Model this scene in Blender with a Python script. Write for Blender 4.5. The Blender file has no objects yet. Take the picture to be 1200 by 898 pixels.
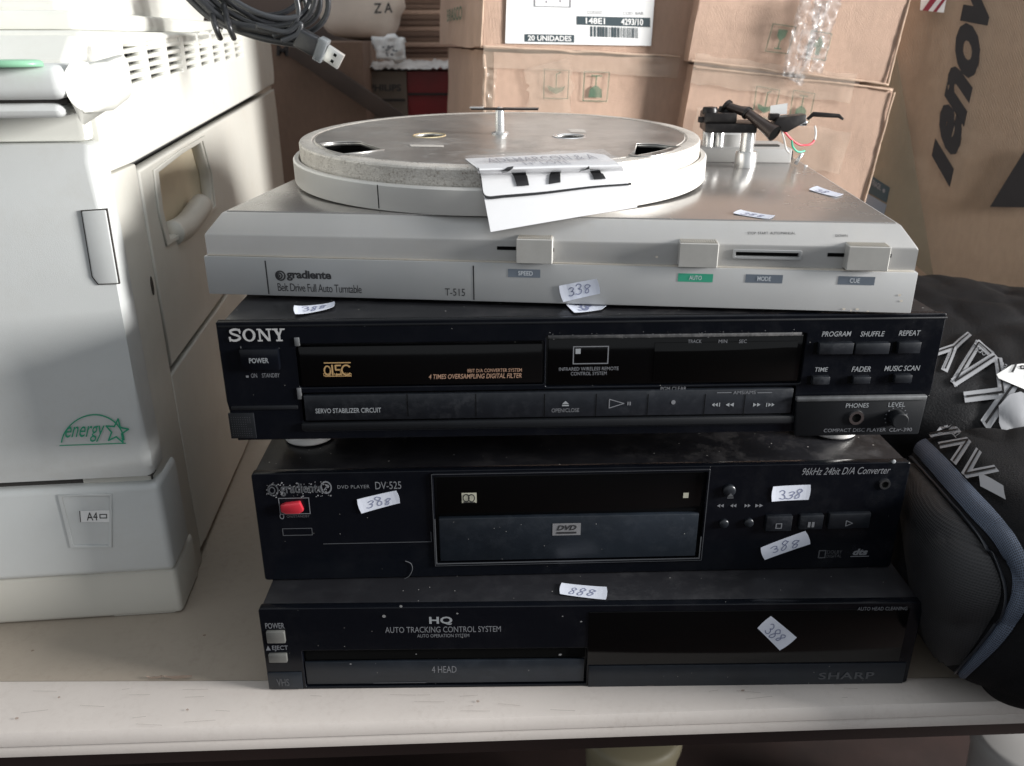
import bpy, bmesh, math, random
import numpy as np
from mathutils import Vector, Matrix, noise
from mathutils.bvhtree import BVHTree
random.seed(7)
S = bpy.context.scene
C = S.collection

# ------------------------------------------------------------------ camera, world, light, exposure
CAM = dict(f=981.85, pitch=.39089, yaw=.013296, roll=-.0016655, x=.15636, y=-.44098, z=.4030)
def cam_axes():
    p, y, r = CAM['pitch'], CAM['yaw'], CAM['roll']
    fwd = Vector((math.sin(y)*math.cos(p), math.cos(y)*math.cos(p), -math.sin(p)))
    right = Vector((math.cos(y), -math.sin(y), 0)); up = right.cross(fwd)
    return right*math.cos(r)+up*math.sin(r), up*math.cos(r)-right*math.sin(r), fwd
RX, UY, FW = cam_axes()
CO = Vector((CAM['x'], CAM['y'], CAM['z']))
cam = bpy.data.cameras.new('camera'); camo = bpy.data.objects.new('camera', cam); C.objects.link(camo)
camo.matrix_world = Matrix(((RX.x, UY.x, -FW.x, CO.x), (RX.y, UY.y, -FW.y, CO.y), (RX.z, UY.z, -FW.z, CO.z), (0, 0, 0, 1)))
cam.lens = CAM['f']/1200*36; cam.sensor_width = 36; cam.clip_start = .01; cam.clip_end = 50
cam.dof.use_dof = True; cam.dof.focus_distance = .56; cam.dof.aperture_fstop = 12
S.camera = camo
W = bpy.data.worlds.new('World'); S.world = W; W.use_nodes = True
W.node_tree.nodes['Background'].inputs[0].default_value = (.90, .95, 1.0, 1)
W.node_tree.nodes['Background'].inputs[1].default_value = .45
def area(name, loc, target, sx, sy, energy, col):
    l = bpy.data.lights.new(name, 'AREA'); l.shape = 'RECTANGLE'; l.size = sx; l.size_y = sy; l.energy = energy; l.color = col
    o = bpy.data.objects.new(name, l); C.objects.link(o); o.location = loc
    o.rotation_euler = (Vector(target)-Vector(loc)).to_track_quat('-Z', 'Y').to_euler()
    return o
area('window_light', (2.5, -.42, .74), (.1, .3, .3), .66, .62, 132, (1.0, .985, .965))
area('overhead_fill', (.5, .1, 2.3), (.2, .4, .3), 1.6, 1.0, 7, (.92, .96, 1.0))  # soft overhead fill, added to brighten the scene from above
S.view_settings.view_transform = 'Standard'; S.view_settings.look = 'None'; S.view_settings.exposure = .16; S.view_settings.gamma = 1

# ------------------------------------------------------------------ materials
def mat(name, col, rough=.5, metal=0, var=.0, vscale=60, bump=0, bscale=300, dust=0, dustcol=(.30,.28,.25), dscale=90,
        stretch=(1,1,1), alpha=1, spec=.5, rvar=0, coat=0, speck=0, trans=0, emit=0):
    m = bpy.data.materials.new(name); m.use_nodes = True
    nt = m.node_tree; N = nt.nodes; L = nt.links; b = N['Principled BSDF']
    b.inputs['Roughness'].default_value = rough; b.inputs['Metallic'].default_value = metal
    b.inputs['Specular IOR Level'].default_value = spec; b.inputs['Coat Weight'].default_value = coat
    b.inputs['Alpha'].default_value = alpha; b.inputs['Transmission Weight'].default_value = trans
    b.inputs['Base Color'].default_value = (*col, 1)
    tc = N.new('ShaderNodeTexCoord'); mp = N.new('ShaderNodeMapping'); mp.inputs['Scale'].default_value = stretch
    L.new(tc.outputs['Object'], mp.inputs['Vector'])
    def nz(scale, detail=4, rough=.6):
        n = N.new('ShaderNodeTexNoise'); n.inputs['Scale'].default_value = scale; n.inputs['Detail'].default_value = detail
        n.inputs['Roughness'].default_value = rough; L.new(mp.outputs[0], n.inputs['Vector']); return n
    def ramp(src, a, z):
        r = N.new('ShaderNodeMapRange'); r.inputs[1].default_value = a; r.inputs[2].default_value = z; L.new(src, r.inputs[0]); return r.outputs[0]
    colout = None
    if var:
        n = nz(vscale); r = ramp(n.outputs[0], .3, .7)
        mx = N.new('ShaderNodeMix'); mx.data_type = 'RGBA'
        mx.inputs[6].default_value = (*[c*(1-var) for c in col], 1); mx.inputs[7].default_value = (*[min(1, c*(1+var)) for c in col], 1)
        L.new(r, mx.inputs[0]); colout = mx.outputs[2]
    if dust:
        n = nz(dscale, 8, .75); n2 = nz(dscale*.12, 3, .5)
        mu = N.new('ShaderNodeMath'); mu.operation = 'MULTIPLY'; L.new(ramp(n.outputs[0], .48, .75), mu.inputs[0]); L.new(ramp(n2.outputs[0], .3, .7), mu.inputs[1])
        m2 = N.new('ShaderNodeMath'); m2.operation = 'MULTIPLY'; L.new(mu.outputs[0], m2.inputs[0]); m2.inputs[1].default_value = dust
        mx = N.new('ShaderNodeMix'); mx.data_type = 'RGBA'; mx.inputs[7].default_value = (*dustcol, 1)
        if colout: L.new(colout, mx.inputs[6])
        else: mx.inputs[6].default_value = (*col, 1)
        L.new(m2.outputs[0], mx.inputs[0]); colout = mx.outputs[2]
        rr = N.new('ShaderNodeMath'); rr.operation = 'ADD'; rr.use_clamp = True; L.new(m2.outputs[0], rr.inputs[0]); rr.inputs[1].default_value = rough
        L.new(rr.outputs[0], b.inputs['Roughness'])
    if speck:
        v = N.new('ShaderNodeTexVoronoi'); v.inputs['Scale'].default_value = 130; L.new(mp.outputs[0], v.inputs['Vector'])
        lt = N.new('ShaderNodeMath'); lt.operation = 'LESS_THAN'; lt.inputs[1].default_value = .055*speck; L.new(v.outputs['Distance'], lt.inputs[0])
        mx = N.new('ShaderNodeMix'); mx.data_type = 'RGBA'; mx.inputs[7].default_value = (.32, .31, .29, 1)
        if colout: L.new(colout, mx.inputs[6])
        else: mx.inputs[6].default_value = (*col, 1)
        L.new(lt.outputs[0], mx.inputs[0]); colout = mx.outputs[2]
    if rvar and not dust:
        n = nz(vscale*.5, 5); r = N.new('ShaderNodeMapRange'); r.inputs[1].default_value = .3; r.inputs[2].default_value = .7
        r.inputs[3].default_value = max(.02, rough-rvar); r.inputs[4].default_value = min(1, rough+rvar); L.new(n.outputs[0], r.inputs[0]); L.new(r.outputs[0], b.inputs['Roughness'])
    if colout: L.new(colout, b.inputs['Base Color'])
    if bump:
        n = nz(bscale, 6); bp = N.new('ShaderNodeBump'); bp.inputs['Strength'].default_value = bump; bp.inputs['Distance'].default_value = .001
        L.new(n.outputs[0], bp.inputs['Height']); L.new(bp.outputs[0], b.inputs['Normal'])
    return m
M = {}
M['silver'] = mat('silver_plastic', (.42,.415,.405), .42, .15, var=.05, vscale=18, bump=.05, bscale=900, dust=.25, dustcol=(.42,.38,.31), dscale=60)
M['deck'] = mat('brushed_silver_deck', (.38,.365,.35), .24, .72, var=.05, vscale=9, dust=.22, dustcol=(.42,.36,.29), dscale=16)
M['silver_front'] = mat('silver_front_panel', (.40,.405,.405), .42, .08, var=.03, vscale=30, dust=.12, dustcol=(.5,.45,.38), dscale=80, bump=.03, bscale=1500)
M['silver_dirty'] = mat('dusty_silver', (.45,.42,.37), .6, .2, var=.12, vscale=60, dust=.8, dustcol=(.33,.25,.18), dscale=120)
M['knob'] = mat('silver_knob', (.50,.49,.46), .45, .2, var=.06, vscale=80, dust=.3, dustcol=(.35,.29,.23), dscale=150)
M['platter'] = mat('aged_aluminium', (.50,.49,.47), .33, .85, var=.16, vscale=22, dust=.5, dustcol=(.30,.26,.22), dscale=30, bump=.06, bscale=500, stretch=(1,1,1))
M['rim'] = mat('pitted_aluminium_rim', (.66,.63,.58), .5, .5, var=.14, vscale=60, dust=1.3, dustcol=(.20,.145,.10), dscale=650, bump=.5, bscale=900)
M['ring'] = mat('light_plastic_ring', (.66,.645,.61), .35, .1, var=.04, vscale=20, dust=.15, dscale=40)
M['chrome'] = mat('chrome', (.8,.8,.8), .16, 1, rvar=.05)
M['post'] = mat('bright_metal_post', (.72,.72,.71), .28, .8, rvar=.08, var=.05)
M['black'] = mat('black_glossy_panel', (.0030,.0038,.0062), .22, 0, dust=.13, dustcol=(.07,.07,.075), dscale=30, speck=.6, spec=.28)
M['black_window'] = mat('black_window', (.002,.002,.0022), .10, 0, spec=.3)
M['black_matt'] = mat('black_matt_plastic', (.006,.007,.009), .5, 0, var=.1, bump=.1, bscale=1500, spec=.3)
M['black_top'] = mat('dusty_black_top', (.010,.010,.012), .30, 0, var=.3, vscale=30, dust=.30, dustcol=(.16,.15,.15), dscale=45, speck=1.2, spec=.5)
M['vcr_top'] = mat('dull_black_top', (.014,.014,.017), .42, 0, var=.15, vscale=30, dust=.15, dustcol=(.12,.12,.12), dscale=60, speck=.9)
M['edge_dust'] = mat('dusty_edge', (.05,.05,.052), .6, 0, var=.4, vscale=200, dust=.9, dustcol=(.28,.27,.26), dscale=260)
M['bluegrey'] = mat('blue_grey_flap', (.010,.014,.020), .35, 0, var=.2, vscale=25, dust=.15, dustcol=(.08,.09,.11), dscale=90, speck=.7)
M['button'] = mat('dark_button', (.009,.011,.015), .35, 0, var=.15, vscale=100, dust=.2, dustcol=(.12,.12,.13), dscale=200)
M['sidesheet'] = mat('painted_steel_case', (.012,.012,.013), .5, 0, bump=.2, bscale=1200)
M['print_white'] = mat('white_print', (.28,.295,.31), .6)
M['print_dim'] = mat('dim_white_print', (.17,.175,.19), .6)
M['print_faint'] = mat('faint_print', (.07,.073,.08), .6)
M['print_gold'] = mat('gold_print', (.42,.27,.12), .5)
M['print_orange'] = mat('orange_print', (.36,.22,.15), .5)
M['print_black'] = mat('black_print', (.02,.02,.022), .5)
M['ink'] = mat('blue_ballpoint_ink', (.22,.24,.36), .5)
M['sticker'] = mat('white_sticker_paper', (.68,.71,.80), .6, var=.03, vscale=100)
M['tag_grey'] = mat('grey_blue_tag', (.16,.19,.23), .5)
M['tag_green'] = mat('green_tag', (.05,.42,.26), .5)
M['red'] = mat('red_rocker', (.45,.025,.04), .25, coat=.5)
M['slot'] = mat('dark_slot', (.005,.005,.005), .9, spec=.05)
M['cream_print'] = mat('cream_print', (.42,.41,.33), .5)
M['light_edge'] = mat('grey_edge', (.16,.165,.17), .35, .3, var=.2, vscale=200)
M['paper'] = mat('white_paper', (.84,.84,.85), .55, var=.015, vscale=40, bump=.05, bscale=60)
M['printer'] = mat('printer_shell', (.66,.66,.61), .42, 0, var=.05, vscale=12, dust=.30, dustcol=(.40,.34,.25), dscale=25, bump=.15, bscale=1800)
M['printer_front'] = mat('printer_front_shell', (.59,.605,.595), .4, 0, var=.035, vscale=12, dust=.28, dustcol=(.42,.38,.31), dscale=50, bump=.12, bscale=1800)
M['printer_base'] = mat('printer_base_shell', (.60,.58,.52), .45, 0, var=.04, vscale=10, dust=.12, dustcol=(.35,.30,.22), dscale=30)
M['printer_yellow'] = mat('yellow_beige_shell', (.62,.54,.40), .4, 0, var=.1, vscale=12)  # yellower beige than the panels around, used in the handle recess
M['printer_side'] = mat('printer_side_shell', (.60,.585,.53), .42, 0, var=.04, vscale=6, dust=.22, dustcol=(.36,.29,.20), dscale=18, bump=.15, bscale=1800)
M['hollow'] = mat('printer_inside', (.10,.10,.10), .7)
M['grime'] = mat('dark_grime', (.045,.04,.036), .7)  # near-black fill standing for the shade in gaps and recesses
M['green_button'] = mat('green_button', (.25,.50,.33), .3)
M['green_print'] = mat('green_print', (.02,.30,.17), .5)
M['table'] = mat('beige_laminate', (.35,.30,.245), .42, 0, var=.05, vscale=5, dust=.32, dustcol=(.17,.13,.10), dscale=140, bump=.05, bscale=300)
M['table_edge'] = mat('white_table_edge', (.58,.53,.49), .45, 0, var=.04, vscale=10, dust=.35, dustcol=(.34,.28,.24), dscale=220, bump=.05, bscale=300)
M['dark_red_floor'] = mat('dark_red_brown_floor', (.020,.009,.007), .75, 0, var=.35, vscale=6, dust=.2, dustcol=(.04,.025,.02), dscale=20)
M['wall'] = mat('dim_wall', (.07,.05,.042), .9, 0, var=.1, vscale=2)
M['wire_black'] = mat('black_cable', (.018,.019,.022), .35, dust=.15, dscale=60, spec=.6)
M['wire_grey'] = mat('grey_cable', (.03,.032,.036), .33, spec=.6)
M['usb'] = mat('usb_metal', (.80,.80,.78), .3, .7)
M['clear'] = mat('clear_plastic', (.35,.38,.40), .12, 0, alpha=.45)
M['arm'] = mat('dark_brown_plastic', (.013,.011,.011), .35, var=.1, dust=.12, dscale=90, spec=.35)
M['arm_tube'] = mat('brown_arm_tube', (.06,.043,.037), .28, .3, var=.1)
M['wire_red'] = mat('red_wire', (.75,.04,.07), .4)
M['wire_green'] = mat('green_wire', (.05,.42,.26), .4)
M['wire_white'] = mat('white_wire', (.75,.73,.70), .4)
M['bag'] = mat('black_bag_cloth', (.0045,.0045,.0055), .85, 0, var=.3, vscale=30, bump=.8, bscale=900, spec=.2)
M['bag_shiny'] = mat('black_nylon', (.005,.005,.006), .6, 0, var=.3, vscale=16, bump=.5, bscale=500, spec=.25)
M['bag_print'] = mat('grey_bag_print', (.28,.285,.30), .5)
M['zip'] = mat('black_piping', (.018,.02,.025), .3)
M['label_white'] = mat('white_label', (.80,.80,.79), .45, var=.02)
M['label_dark'] = mat('dark_label_print', (.03,.05,.06), .5)
M['sack'] = mat('beige_sack', (.72,.62,.53), .55, var=.12, vscale=10, bump=.5, bscale=60)
M['red_box'] = mat('red_carton', (.20,.008,.012), .45, var=.2, vscale=12)
M['tan_box'] = mat('tan_print', (.15,.12,.095), .6, var=.1, vscale=12)
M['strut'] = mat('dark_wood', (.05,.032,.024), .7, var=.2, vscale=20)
M['crumple'] = mat('white_film', (.62,.60,.58), .35, var=.25, vscale=40, bump=.8, bscale=120)
M['deep'] = mat('charcoal_print', (.022,.018,.018), .7, var=.1)
M['grey_tape'] = mat('greenish_brown_tape', (.20,.185,.13), .35, var=.12, vscale=14, alpha=.55)

def cardboard(name, col, corr=420, rough=.75):
    m = bpy.data.materials.new(name); m.use_nodes = True; nt = m.node_tree; N = nt.nodes; L = nt.links; b = N['Principled BSDF']
    tc = N.new('ShaderNodeTexCoord'); mp = N.new('ShaderNodeMapping'); L.new(tc.outputs['Object'], mp.inputs[0]); mp.inputs['Scale'].default_value = (1, 1, .35)
    n = N.new('ShaderNodeTexNoise'); n.inputs['Scale'].default_value = 170; n.inputs['Detail'].default_value = 6; L.new(mp.outputs[0], n.inputs[0])
    n2 = N.new('ShaderNodeTexNoise'); n2.inputs['Scale'].default_value = 11; n2.inputs['Detail'].default_value = 6; L.new(tc.outputs['Object'], n2.inputs[0])
    a = N.new('ShaderNodeMath'); a.operation = 'ADD'; L.new(n.outputs[0], a.inputs[0]); L.new(n2.outputs[0], a.inputs[1])
    r = N.new('ShaderNodeMapRange'); r.inputs[1].default_value = .5; r.inputs[2].default_value = 1.5; L.new(a.outputs[0], r.inputs[0])
    mx = N.new('ShaderNodeMix'); mx.data_type = 'RGBA'; mx.inputs[6].default_value = (*[c*.86 for c in col], 1); mx.inputs[7].default_value = (*[min(1, c*1.15) for c in col], 1)
    L.new(r.outputs[0], mx.inputs[0]); L.new(mx.outputs[2], b.inputs['Base Color']); b.inputs['Roughness'].default_value = rough
    w = N.new('ShaderNodeTexWave'); w.bands_direction = 'X'; w.inputs['Scale'].default_value = corr*.5; w.inputs['Distortion'].default_value = .6; L.new(tc.outputs['Object'], w.inputs[0])
    a2 = N.new('ShaderNodeMath'); a2.operation = 'ADD'; L.new(n2.outputs[0], a2.inputs[0])
    ws = N.new('ShaderNodeMath'); ws.operation = 'MULTIPLY'; ws.inputs[1].default_value = .12; L.new(w.outputs[0], ws.inputs[0]); L.new(ws.outputs[0], a2.inputs[1])
    bp = N.new('ShaderNodeBump'); bp.inputs['Strength'].default_value = .9; bp.inputs['Distance'].default_value = .006; L.new(a2.outputs[0], bp.inputs['Height']); L.new(bp.outputs[0], b.inputs['Normal'])
    return m
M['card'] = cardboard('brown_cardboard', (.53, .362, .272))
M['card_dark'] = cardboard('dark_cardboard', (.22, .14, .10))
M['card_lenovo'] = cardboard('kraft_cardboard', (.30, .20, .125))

def weave(name, c1, c2, scale):
    m = bpy.data.materials.new(name); m.use_nodes = True; nt = m.node_tree; N = nt.nodes; L = nt.links; b = N['Principled BSDF']
    tc = N.new('ShaderNodeTexCoord'); mp = N.new('ShaderNodeMapping'); mp.inputs['Scale'].default_value = (scale,)*3; L.new(tc.outputs['UV'], mp.inputs[0])
    ck = N.new('ShaderNodeTexVoronoi'); ck.inputs['Scale'].default_value = 1; ck.inputs['Randomness'].default_value = .15; L.new(mp.outputs[0], ck.inputs[0])
    r = N.new('ShaderNodeMapRange'); r.inputs[1].default_value = .2; r.inputs[2].default_value = .5; L.new(ck.outputs['Distance'], r.inputs[0])
    mx = N.new('ShaderNodeMix'); mx.data_type = 'RGBA'; mx.inputs[6].default_value = (*c1, 1); mx.inputs[7].default_value = (*c2, 1); L.new(r.outputs[0], mx.inputs[0])
    L.new(mx.outputs[2], b.inputs['Base Color']); b.inputs['Roughness'].default_value = .6
    bp = N.new('ShaderNodeBump'); bp.inputs['Strength'].default_value = .6; bp.inputs['Distance'].default_value = .0006; L.new(ck.outputs['Distance'], bp.inputs['Height']); L.new(bp.outputs[0], b.inputs['Normal'])
    return m
M['mesh_blue'] = weave('blue_grey_spacer_mesh', (.008,.010,.016), (.085,.11,.16), 1)
M['mesh_black'] = weave('black_sports_mesh', (.003,.003,.004), (.016,.016,.018), 1)

# ------------------------------------------------------------------ geometry helpers
def thing(name, label, cat, mw=Matrix.Identity(4), group=None):
    o = bpy.data.objects.new(name, None); C.objects.link(o); o.matrix_world = mw; o.empty_display_size = .05
    o['label'] = label; o['category'] = cat
    if group: o['group'] = group
    return o
def tag(o, label, cat, group=None):
    o['label'] = label; o['category'] = cat
    if group: o['group'] = group
    return o
def link(name, me, m, parent=None, smooth=False):
    o = bpy.data.objects.new(name, me); C.objects.link(o)
    if m: me.materials.clear(); me.materials.append(m)
    if parent: o.parent = parent
    if smooth:
        for p in me.polygons: p.use_smooth = True
    return o
def obj(name, bm, m, parent=None, smooth=False, angle=None):
    me = bpy.data.meshes.new(name)
    bmesh.ops.recalc_face_normals(bm, faces=bm.faces[:])
    bm.to_mesh(me); bm.free()
    if smooth:
        for p in me.polygons: p.use_smooth = True
        if angle:
            me.set_sharp_from_angle(angle=angle)
    return link(name, me, m, parent)
def frame(origin, yaw=0, tiltx=0, roll=0):
    return Matrix.Translation(Vector(origin)) @ Matrix.Rotation(yaw, 4, 'Z') @ Matrix.Rotation(tiltx, 4, 'X') @ Matrix.Rotation(roll, 4, 'Y')
def sight(px, py):
    return (RX*((px-600)/CAM['f']) - UY*((py-449)/CAM['f']) + FW)
def pick(px, py, mw, axis, val):
    """where a measured image point falls on the plane local[axis]=val, in local coordinates"""
    inv = mw.inverted(); o = inv @ CO; d = inv.to_3x3() @ sight(px, py)
    t = (val-o[axis])/d[axis]; return o+d*t
def hom(src, dst):
    A = []; B = []
    for (x, y), (u, v) in zip(src, dst):
        A.append([x, y, 1, 0, 0, 0, -u*x, -u*y]); B.append(u); A.append([0, 0, 0, x, y, 1, -v*x, -v*y]); B.append(v)
    h = np.linalg.solve(np.array(A, float), np.array(B, float))
    return lambda x, y: ((h[0]*x+h[1]*y+h[2])/(h[6]*x+h[7]*y+1), (h[3]*x+h[4]*y+h[5])/(h[6]*x+h[7]*y+1))
def add_box(bm, x0, x1, y0, y1, z0, z1, bev=0, seg=2):
    r = bmesh.ops.create_cube(bm, size=1); vs = r['verts']
    for v in vs: v.co = Vector(((x0+x1)/2+v.co.x*(x1-x0), (y0+y1)/2+v.co.y*(y1-y0), (z0+z1)/2+v.co.z*(z1-z0)))
    if bev:
        es = list({e for v in vs for e in v.link_edges})
        bmesh.ops.bevel(bm, geom=es, offset=bev, segments=seg, profile=.5, affect='EDGES')
def box(name, x0, x1, y0, y1, z0, z1, m, parent=None, bev=.001, seg=2):
    bm = bmesh.new(); add_box(bm, x0, x1, y0, y1, z0, z1, bev, seg); return obj(name, bm, m, parent, True, .6)
def prism_pts(bm, pts, off, bev=0, seg=2):
    """polygon pts (3D) extruded by vector off"""
    a = [bm.verts.new(p) for p in pts]; b = [bm.verts.new(Vector(p)+Vector(off)) for p in pts]
    fs = [bm.faces.new(a), bm.faces.new(b[::-1])]; n = len(pts)
    for i in range(n): fs.append(bm.faces.new((a[i], b[i], b[(i+1) % n], a[(i+1) % n])))
    if bev:
        es = list({e for f in fs for e in f.edges}); bmesh.ops.bevel(bm, geom=es, offset=bev, segments=seg, profile=.5, affect='EDGES')
def rounded(x0, y0, x1, y1, r, n=4):
    P = []
    for cx, cy, a0 in ((x1-r, y1-r, 0), (x0+r, y1-r, 90), (x0+r, y0+r, 180), (x1-r, y0+r, 270)):
        for i in range(n+1):
            a = math.radians(a0+90*i/n); P.append((cx+r*math.cos(a), cy+r*math.sin(a)))
    return P
def holed(name, outer, holes, depth, m, parent, mapf, bev=.0003):
    """2D outline with holes, given depth; mapf places (a,b,d) where d runs 0..depth"""
    cu = bpy.data.curves.new(name, 'CURVE'); cu.dimensions = '2D'; cu.fill_mode = 'BOTH'; cu.extrude = depth/2-bev; cu.bevel_depth = bev; cu.bevel_resolution = 1; cu.offset = -bev
    for P in [outer]+holes:
        sp = cu.splines.new('POLY'); sp.points.add(len(P)-1); sp.use_cyclic_u = True
        for i, p in enumerate(P): sp.points[i].co = (p[0], p[1], 0, 1)
    t = bpy.data.objects.new('tmp', cu); C.objects.link(t); dg = bpy.context.evaluated_depsgraph_get(); dg.update()
    me = bpy.data.meshes.new_from_object(t.evaluated_get(dg)); bpy.data.objects.remove(t)
    for v in me.vertices: v.co = mapf(v.co.x, v.co.y, v.co.z+depth/2)
    bm = bmesh.new(); bm.from_mesh(me); bmesh.ops.remove_doubles(bm, verts=bm.verts[:], dist=1e-6); bpy.data.meshes.remove(me)
    return obj(name, bm, m, parent)
def lathe(bm, prof, segs=48, c=(0, 0, 0), cap=True):
    rings = []
    for r, z in prof:
        rings.append([bm.verts.new((c[0]+r*math.cos(2*math.pi*i/segs), c[1]+r*math.sin(2*math.pi*i/segs), c[2]+z)) for i in range(segs)])
    for a, b in zip(rings, rings[1:]):
        for i in range(segs): bm.faces.new((a[i], a[(i+1) % segs], b[(i+1) % segs], b[i]))
    if cap:
        bm.faces.new(rings[0][::-1]); bm.faces.new(rings[-1])
def tube(bm, pts, r, sides=8, cap=True):
    pts = [Vector(p) for p in pts]; n = len(pts); rr = r if isinstance(r, (list, tuple)) else [r]*n
    prev = None; rings = []
    for i, p in enumerate(pts):
        t = (pts[min(i+1, n-1)]-pts[max(i-1, 0)]).normalized()
        if prev is None:
            a = t.orthogonal().normalized()
        else:
            a = (prev-t*prev.dot(t)).normalized()
        prev = a; b = t.cross(a)
        rings.append([bm.verts.new(p+(a*math.cos(2*math.pi*k/sides)+b*math.sin(2*math.pi*k/sides))*rr[i]) for k in range(sides)])
    for A, B in zip(rings, rings[1:]):
        for k in range(sides): bm.faces.new((A[k], A[(k+1) % sides], B[(k+1) % sides], B[k]))
    if cap: bm.faces.new(rings[0][::-1]); bm.faces.new(rings[-1])
def smooth_path(P, n=8):
    P = [Vector(p) for p in P]; out = []
    for i in range(len(P)-1):
        p0, p1, p2, p3 = P[max(i-1, 0)], P[i], P[i+1], P[min(i+2, len(P)-1)]
        for k in range(n):
            t = k/n; out.append(.5*((2*p1)+(p2-p0)*t+(2*p0-5*p1+4*p2-p3)*t*t+(3*p1-p0-3*p2+p3)*t**3))
    out.append(P[-1]); return out

# ---- flat print: everything in a unit square, then placed by a mapping function
class Flat:
    def __init__(s): s.v = []; s.f = []; s.k = 0
    def poly(s, P):
        b = len(s.v); s.v += [(p[0], p[1], s.k) for p in P]; s.f.append(list(range(b, b+len(P)))); s.k += 1; return s
    def rect(s, x0, y0, x1, y1): return s.poly([(x0, y0), (x1, y0), (x1, y1), (x0, y1)])
    def line(s, P, w, asp=1):
        """polyline of width w (in y units); asp = width/height of the unit square in real size"""
        for (x0, y0), (x1, y1) in zip(P, P[1:]):
            dx, dy = (x1-x0)*asp, y1-y0; L = math.hypot(dx, dy) or 1e-9; nx, ny = -dy/L*w/2, dx/L*w/2; ex, ey = dx/L*w*.3, dy/L*w*.3
            s.poly([(x0+(nx-ex)/asp, y0+ny-ey), (x0+(-nx-ex)/asp, y0-ny-ey), (x1+(-nx+ex)/asp, y1-ny+ey), (x1+(nx+ex)/asp, y1+ny+ey)])
        return s
    def ring(s, cx, cy, rx, ry, t, asp=1, n=28, a0=0, a1=360):
        P = [(cx+rx*math.cos(math.radians(a0+(a1-a0)*i/n)), cy+ry*math.sin(math.radians(a0+(a1-a0)*i/n))) for i in range(n+1)]
        return s.line(P, t, asp)
    def disc(s, cx, cy, rx, ry, n=20): return s.poly([(cx+rx*math.cos(2*math.pi*i/n), cy+ry*math.sin(2*math.pi*i/n)) for i in range(n)])
    def text(s, txt, x0, y0, x1, y1, bold=0, shear=0, spacing=1):
        me = text_mesh(txt, bold, shear, spacing); b = len(s.v)
        for v in me.vertices: s.v.append((x0+v.co.x*(x1-x0), y0+v.co.y*(y1-y0), s.k))
        for p in me.polygons: s.f.append([b+i for i in p.vertices])
        s.k += 1; bpy.data.meshes.remove(me); return s
def text_mesh(txt, bold=0, shear=0, spacing=1):
    cu = bpy.data.curves.new('t', 'FONT'); cu.body = txt; cu.offset = bold; cu.shear = shear; cu.space_character = spacing; cu.resolution_u = 3
    t = bpy.data.objects.new('t', cu); C.objects.link(t); dg = bpy.context.evaluated_depsgraph_get(); dg.update()
    me = bpy.data.meshes.new_from_object(t.evaluated_get(dg)); bpy.data.objects.remove(t); bpy.data.curves.remove(cu)
    xs = [v.co.x for v in me.vertices]; ys = [v.co.y for v in me.vertices]
    x0, x1, y0, y1 = min(xs), max(xs), min(ys), max(ys)
    for v in me.vertices: v.co.x = (v.co.x-x0)/(x1-x0); v.co.y = (v.co.y-y0)/(y1-y0); v.co.z = 0
    return me
def flat(name, F, mapf, m, parent=None, sub=0):
    bm = bmesh.new(); vs = [bm.verts.new((v[0], v[1], v[2]*.00001)) for v in F.v]
    for f in F.f:
        try: bm.faces.new([vs[i] for i in f])
        except ValueError: pass
    if sub:
        bmesh.ops.triangulate(bm, faces=bm.faces[:])
        bmesh.ops.subdivide_edges(bm, edges=[e for e in bm.edges], cuts=sub, use_grid_fill=True)
    for v in bm.verts: v.co = mapf(v.co.x, v.co.y, v.co.z)
    me = bpy.data.meshes.new(name); bm.to_mesh(me); bm.free()
    return link(name, me, m, parent)
def quadmap(P00, P10, P11, P01, lift=0):
    """unit square (y up) to a quad in 3D, d raised along the normal"""
    P00, P10, P11, P01 = map(Vector, (P00, P10, P11, P01)); n = (P10-P00).cross(P01-P00).normalized()
    return lambda a, b, d=0: P00*(1-a)*(1-b)+P10*a*(1-b)+P11*a*b+P01*(1-a)*b+n*(d+lift)
DIG = {'3': [(0,.85),(.35,1),(.8,.85),(.7,.6),(.35,.52),(.8,.4),(.75,.1),(.35,0),(0,.12)],
       '8': [(.75,.85),(.4,1),(.1,.8),(.3,.58),(.7,.35),(.6,.05),(.25,0),(.1,.22),(.45,.5),(.8,.75),(.75,.85)],
       '9': [(.75,.8),(.4,1),(.12,.8),(.3,.55),(.75,.7),(.7,.3),(.4,0)]}
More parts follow.
